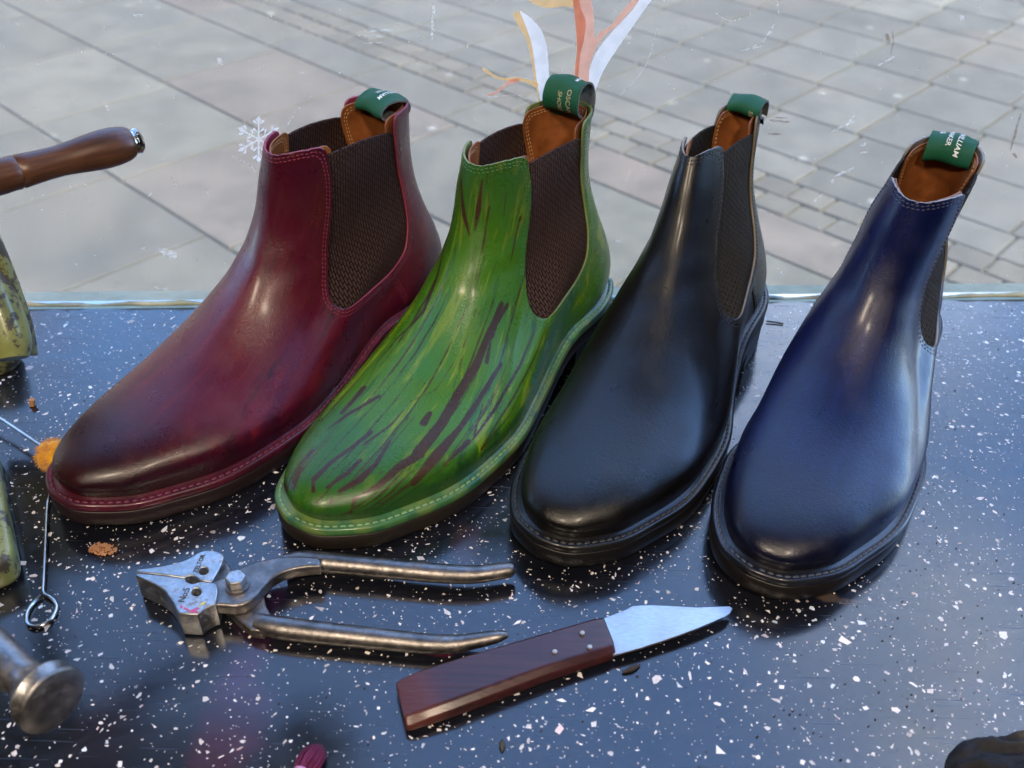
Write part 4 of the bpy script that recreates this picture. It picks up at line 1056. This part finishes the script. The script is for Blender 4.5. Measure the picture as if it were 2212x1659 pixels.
# patching machine at the left edge
t = NT('chipped_green_paint'); P = t.coord(); n = t.noise(P, 70, 6, .7); n2 = t.noise(P, 260, 4)
f = t.step(t.math('ADD', t.math('MULTIPLY', n, .7), t.math('MULTIPLY', n2, .3)), .50, .56)
c = t.mix(f, t.mix(n2, (.17, .19, .055), (.26, .28, .10)), t.mix(n, (.05, .042, .032), (.11, .095, .075)))
t.pbr(c, t.mix(f, .30, .5), t.math('MULTIPLY', f, .5), t.bump(f, -.5, .0008), coat=.2); GP = t.m
mach = empty('patching_machine', tuple(at(-80, 1000))); tag(mach, 'old shoe patching machine with chipped green paint and wooden crank at the left edge', 'sewing machine'); mo = Vector(mach.location)
C0, C1b = at(56, 1262), at(4, 985); dy = (C1b-C0).normalized(); dx = Vector((-dy.y, dy.x, 0))
if dx.x > 0: dx = -dx
hb_ = .020
def rbase():
    c = [C0-mo, C0-mo+dy*.115, C0-mo+dy*.115+dx*.16, C0-mo+dx*.16]; out = []
    for i, p in enumerate(c):
        a = (c[i-1]-p).normalized(); b = (c[(i+1) % 4]-p).normalized(); r_ = .012
        for k in range(6):
            u = k/5; q = p+a*r_*(1-u)**2+b*r_*u**2; out.append((q.x, q.y))
    return out
prism('base_plate', rbase(), [], .0004, hb_, .004, [GP], mach, 4)
# curved leg of the frame, with a raised boss in front of it
LP = [deep(36, 768, .600), deep(14, 690, .585), deep(-40, 560, .570), deep(-105, 440, .555), deep(-190, 330, .545)]
rings = []
for i, p in enumerate(cr_pts([q-mo for q in LP], 16)):
    k = i/15; w = .0095+.006*k; d_ = .006
    rings.append([tuple(p+_r*a*w*1.15+_fw*b*d_) for a, b in ((1, -1), (1.08, 0), (1, 1), (-3, 1), (-3, -1))])
V, F = loft(rings); o = mesh('frame_leg', V, F, [GP], mach); recalc(o); auto_smooth(o, 40); bevel(o, .0015, 3)
tube('boss', [deep(26, 775, .575)-mo, deep(18, 735, .575)-mo, deep(-10, 650, .572)-mo, deep(-60, 540, .57)-mo], [.0095, .0125, .0125, .0125], [GP], mach, 24, 24)
lathe('foot', [(0, .0001), (0, .013), (.004, .015), (.02, .014), (.03, .012), (.03, .0001)], at(10, 800)-mo+Vector((-.006, .006, .0004)), (0, 0, 1), [GP], mach, 32)
t = NT('turned_handle_wood'); P = t.coord()
q0, q1 = deep(-40, 392, .46), deep(283, 307, .50); hx = (q1-q0).normalized()
al = t.new('ShaderNodeVectorMath', {0: P, 1: tuple(hx)}, operation='DOT_PRODUCT').outputs['Value']
pv_ = t.new('ShaderNodeVectorMath', {0: P, 1: t.new('ShaderNodeVectorMath', {0: tuple(hx), 3: t.math('MULTIPLY', al, .93)}, operation='SCALE').outputs[0]}, operation='SUBTRACT').outputs[0]
g = t.noise(pv_, 420, 4, .65); g2 = t.noise(P, 45, 5)
c = t.ramp(t.math('ADD', t.math('MULTIPLY', g, .6), t.math('MULTIPLY', g2, .4)), [(.32, (.020, .007, .003)), (.5, (.070, .025, .010)), (.68, (.125, .050, .022))])
t.pbr(c, .40, 0, t.bump(g, .3, .0004), coat=.2, coat_rough=.3); HW = t.m
HL = (q1-q0).length; s = .5/2140
prof = [(-.06, .0001), (-.06, .0088), (-.02, .0084), (HL*.13, .0083), (HL*.17, .0080), (HL*.215, .0082), (HL*.228, .0075), (HL*.241, .0081), (HL*.30, .0078), (HL*.40, .0074), (HL*.50, .0073), (HL*.60, .0080), (HL*.70, .0089), (HL*.80, .0095), (HL*.88, .0094), (HL*.95, .0087), (HL*.985, .0078), (HL, .0070), (HL, .0001)]
lathe('crank_handle', prof, q0-mo, hx, [HW], mach, 48, sharp=50)
CHR = m_simple('polished_steel_cap', (.6, .6, .6), .12, 1)
lathe('handle_cap', [(HL-.0005, .0001), (HL-.0005, .0070), (HL+.0006, .0066), (HL+.0010, .0056), (HL+.0016, .0056), (HL+.0020, .0064), (HL+.0034, .0066), (HL+.0046, .0058), (HL+.0052, .0040), (HL+.0054, .0001)], q0-mo, hx, [CHR], mach, 40)
ca_ = q0-mo-hx*.055
tube('crank_arm', [ca_, ca_+Vector((-.02, .04, -.05)), LP[-1]-mo+Vector((-.02, 0, 0))], .008, [GP], mach, 14, 20)
W3 = lambda x, y, z: Vector((x, y, z))-mo
tube('machine_column', [W3(-.43, .42, .018), W3(-.43, .44, .12), W3(-.42, .47, .26), W3(-.40, .48, .37), W3(-.33, .48, .395), W3(-.24, .475, .39), W3(-.16, .47, .385)], [.05, .04, .036, .042, .042, .036, .030], [GP], mach, 28, 50)
lathe('machine_head', [(0, .0001), (0, .020), (.02, .034), (.09, .036), (.13, .028), (.135, .0001)], W3(-.16, .47, .315), (0, 0, 1), [GP], mach, 40)
lathe('drive_wheel', [(-.008, .0001), (-.008, .075), (-.004, .085), (.004, .085), (.008, .075), (.008, .0001)], W3(-.42, .40, .37), (0, 1, 0), [GP], mach, 56)

# dauber: twisted wire with a loop grip and a yellow wool ball
WIRE = m_simple('bright_wire', (.62, .62, .60), .22, 1)
da = empty('wool_dauber', tuple(at(95, 1290))); tag(da, 'wire dauber with loop grip and yellow wool ball tucked against the burgundy boot toe', 'dauber'); do = Vector(da.location)
zw = .0016
wp = [(118, 1000, .016), (112, 1050, .006), (103, 1090, zw), (100, 1150, zw), (97, 1210, zw), (94, 1262, zw), (93, 1275, zw), (97, 1284, zw), (108, 1290, zw), (119, 1300, zw), (122, 1315, zw), (114, 1333, zw), (100, 1346, zw), (82, 1353, zw), (66, 1352, zw), (58, 1342, zw), (58, 1326, zw), (66, 1310, zw), (78, 1297, zw), (88, 1286, zw+.0004)]
tube('wire_handle', [at(x, y, z)-do for x, y, z in wp], .00105, [WIRE], da, 10, 160)
bc_ = at(117, 984, .012)-do
def fuzzball(name, c, r_, mat, parent, n=2600, ln=.0022, base=True):
    V = []; F = []
    for k in range(n):
        a = rng.normal(size=3); a /= np.linalg.norm(a); a = Vector(a); s_ = a.cross(Vector(rng.normal(size=3))).normalized()*.00016
        p = c+a*r_*.93; q = c+a*(r_+rng.uniform(.2, 1)*ln)+Vector(rng.normal(size=3))*ln*.35; m_ = (p+q)/2+Vector(rng.normal(size=3))*ln*.15
        b = len(V); V += [p-s_, p+s_, m_+s_*.8, q, m_-s_*.8]; F += [(b, b+1, b+2, b+4), (b+4, b+2, b+3)]
    bm = bmesh.new(); bmesh.ops.create_icosphere(bm, subdivisions=4, radius=r_)
    for v in bm.verts: v.co *= 1+.05*math.sin(v.co.x*900)+.05*math.sin(v.co.y*800+1); v.co += c
    bm.verts.index_update(); b = len(V); V += [v.co.copy() for v in bm.verts]; F += [tuple(b+v.index for v in f.verts) for f in bm.faces]; bm.free()
    return mesh(name, [tuple(v) for v in V], F, [mat], parent)
t = NT('yellow_wool'); P = t.coord(); t.pbr(t.ramp(t.noise(P, 160, 4), [(.3, (.60, .24, .012)), (.7, (.80, .42, .03))]), .95, 0, t.bump(t.noise(P, 900, 3), .8, .001), spec=.1, **{'Sheen Weight': .5}); WOOL = t.m
fuzzball('wool_ball', bc_, .0092, WOOL, da)
rod = tube('metal_rod', [at(-60, 868, .012)-at(20, 920), at(0, 904, .010)-at(20, 920), at(95, 968, .008)-at(20, 920)], .0011, [WIRE], None, 10, 20)
rod.location = at(20, 920); tag(rod, 'thin straight metal rod pointing at the yellow wool ball from the left edge', 'rod')
# rod rests on the wool ball and the machine foot

# crumbs, offcuts, bristles
def crumbs(name, px, py, rx, ry, n, s, mat, hmax, label, cat, kind='stuff'):
    o0 = at(px, py); V = []; F = []
    for _ in range(n):
        a = rng.random()*2*np.pi; q = rng.random()**.6; c = at(px+rx*q*math.cos(a), py+ry*q*math.sin(a), 0)-o0; c.z = rng.uniform(s*.5, hmax*(1-q*.6)+s*.5)
        b = len(V); k = s*rng.uniform(.5, 1.3)
        for v in ((1, 1, 1), (1, -1, -1), (-1, 1, -1), (-1, -1, 1)):
            V.append(tuple(c+Vector([v[i]*k*rng.uniform(.3, 1.1) for i in range(3)])))
        F += [(b, b+1, b+2), (b, b+3, b+1), (b, b+2, b+3), (b+1, b+3, b+2)]
    V = [(x, y, max(z, .0002)) for x, y, z in V]
    o = mesh(name, V, F, [mat], None, False); recalc(o); o.location = o0; tag(o, label, cat, kind=kind); return o
CORK = m_simple('cork', (.42, .20, .09), .8)
crumbs('cork_crumbs', 223, 1190, 30, 12, 170, .0008, CORK, .0035, 'little heap of tan cork crumbs in front of the burgundy boot', 'crumbs')
ck = lathe('cork_plug', [(0, .0001), (0, .0018), (.0045, .0019), (.0045, .0001)], Vector((0, 0, .0002)), (.15, .1, 1), [CORK], None, 20); ck.location = at(70, 876); tag(ck, 'tiny brown cork plug standing on the ledge left of the burgundy boot', 'cork plug')
tw = tube('wire_offcut', [Vector((-.0, 0, .0012)), Vector((.006, -.0006, .001)), Vector((.012, -.0022, .0008))], .0006, [m_simple('black_wire', (.01, .01, .01), .5)], None, 8, 12)
tw.location = at(1655, 697); tag(tw, 'short black wire offcut lying by the heel of the black boot', 'wire')
tw = tube('wood_sliver', [Vector((-.003, .0016, .0006)), Vector((0, 0, .0008)), Vector((.003, -.001, .0006))], [.0004, .0009, .0004], [m_simple('dark_wood', (.03, .02, .015), .7)], None, 8, 12)
tw.location = at(1365, 1448); tw.rotation_euler.z = .9; tw.scale = (1.5, 1.5, 1.5); tag(tw, 'dark wood sliver lying to the right of the knife handle', 'sliver')
tw2 = tube('seed_husk', [Vector((-.003, -.0012, .0006)), Vector((0, 0, .0012)), Vector((.003, .0012, .0006))], [.0003, .0015, .0003], [m_simple('husk', (.05, .045, .035), .7)], None, 10, 12)
tw2.location = at(1085, 1612); tw2.rotation_euler.z = 1.2; tag(tw2, 'dark oval husk on the ledge below the knife', 'husk')
DUST = m_simple('dark_dust', (.05, .03, .02), .9)
o0 = at(1106, 1150); V = []; F = []
for _ in range(420):
    px, py = rng.uniform(0, 2212), rng.uniform(660, 1659)
    if px < 1500 and rng.random() < .5: px = rng.uniform(1500, 2212)
    c = at(px, py, 0)-o0; s_ = rng.uniform(.0001, .0004); b = len(V)
    for v in ((1, 1, 1), (1, -1, -1), (-1, 1, -1), (-1, -1, 1)): V.append((c.x+v[0]*s_*rng.uniform(.4, 2), c.y+v[1]*s_, s_+v[2]*s_*.9))
    F += [(b, b+1, b+2), (b, b+3, b+1), (b, b+2, b+3), (b+1, b+3, b+2)]
o = mesh('dust_specks', V, F, [DUST], None, False); recalc(o); o.location = o0; tag(o, 'dark specks of leather dust scattered over the terrazzo ledge', 'dust', kind='stuff')
br = empty('dye_brush', tuple(at(672, 1650))); tag(br, 'small brush with magenta-stained bristles poking in at the bottom edge', 'brush'); bo_ = Vector(br.location)
b0, b1 = at(640, 1690, .006)-bo_, at(690, 1612, .003)-bo_; bd = (b1-b0).normalized(); sx_ = bd.cross(Vector((0, 0, 1))).normalized(); sz_ = sx_.cross(bd)
BRI = m_simple('magenta_bristle', (.16, .010, .060), .6)
V = []; F = []
for k in range(900):
    a = rng.random()*2*np.pi; q = math.sqrt(rng.random()); r0 = .0042*q; r1 = .0056*q; h = b0+bd*.004+sx_*r0*math.cos(a)+sz_*r0*.7*math.sin(a)
    e = b0+bd*(.0215-.004*q*q+rng.uniform(-.0008, .0008))+sx_*(r1*math.cos(a))+sz_*r1*.6*math.sin(a); m_ = (h+e)/2+(sx_*math.cos(a)+sz_*math.sin(a))*.0011*q
    w = sx_*.00017 if k % 2 else sz_*.00017; b = len(V); V += [h-w, h+w, m_+w, e, m_-w]; F += [(b, b+1, b+2, b+4), (b+4, b+2, b+3)]
mesh('bristles', [tuple(v) for v in V], F, [BRI], br)
lathe('ferrule', [(-.016, .0001), (-.016, .0034), (-.002, .0040), (.005, .0044), (.0056, .0040), (.0056, .0001)], b0, bd, [m_simple('pink_ferrule', (.62, .28, .45), .25, .3)], br, 28)
lathe('brush_handle', [(-.10, .0001), (-.10, .003), (-.05, .0045), (-.016, .0038), (-.0155, .0001)], b0, bd, [wd], br, 20)
# crumpled black rag in the bottom right corner
t = NT('black_rag'); P = t.coord(); n = t.noise(P, 30, 5, .6)
c = t.ramp(n, [(.35, (.006, .006, .007)), (.55, (.018, .018, .021)), (.72, (.07, .06, .045))]); t.pbr(c, .8, 0, t.bump(t.noise(P, 500, 3), .6, .0008), spec=.3); RAG = t.m
rg0 = at(2290, 1735); NXr, NYr = 70, 60; V = []; F = []
from mathutils import noise as mn
for side in (0, 1):
    for j in range(NYr):
        for i in range(NXr):
            u = i/(NXr-1)*2-1; v = j/(NYr-1)*2-1
            x = u*.048; y = v*.036
            rr_ = math.hypot(u*(1+.12*math.sin(v*5)), v*(1+.15*math.sin(u*4+1)))
            h = max(0, 1-rr_**2.2)**.5*.015; p = Vector((x*60, y*60, 3.3))
            f = mn.fractal(p, .8, 2.2, 4)*.005; fold = abs(math.sin(u*7+v*5+mn.noise(p)*3))*.0045
            z = .0006+(h+(f+fold)*min(1, h/.006))*(1 if side == 0 else 0)
            k = min(1, 1.0/max(rr_, 1e-6)); V.append((x*k+(f*.3), y*k, max(.0003, z)))
    b = side*NXr*NYr
    for j in range(NYr-1):
        for i in range(NXr-1):
            q = b+j*NXr+i; F.append((q, q+1, q+NXr+1, q+NXr) if side == 0 else (q+NXr, q+NXr+1, q+1, q))
V = V[:NXr*NYr]; F = [f for f in F if max(f) < NXr*NYr]
rg = mesh('polishing_rag', V, F, [RAG]); rg.location = (rg0.x, rg0.y, 0); rg.rotation_euler.z = .35; tag(rg, 'crumpled black polishing rag in the bottom right corner', 'rag')
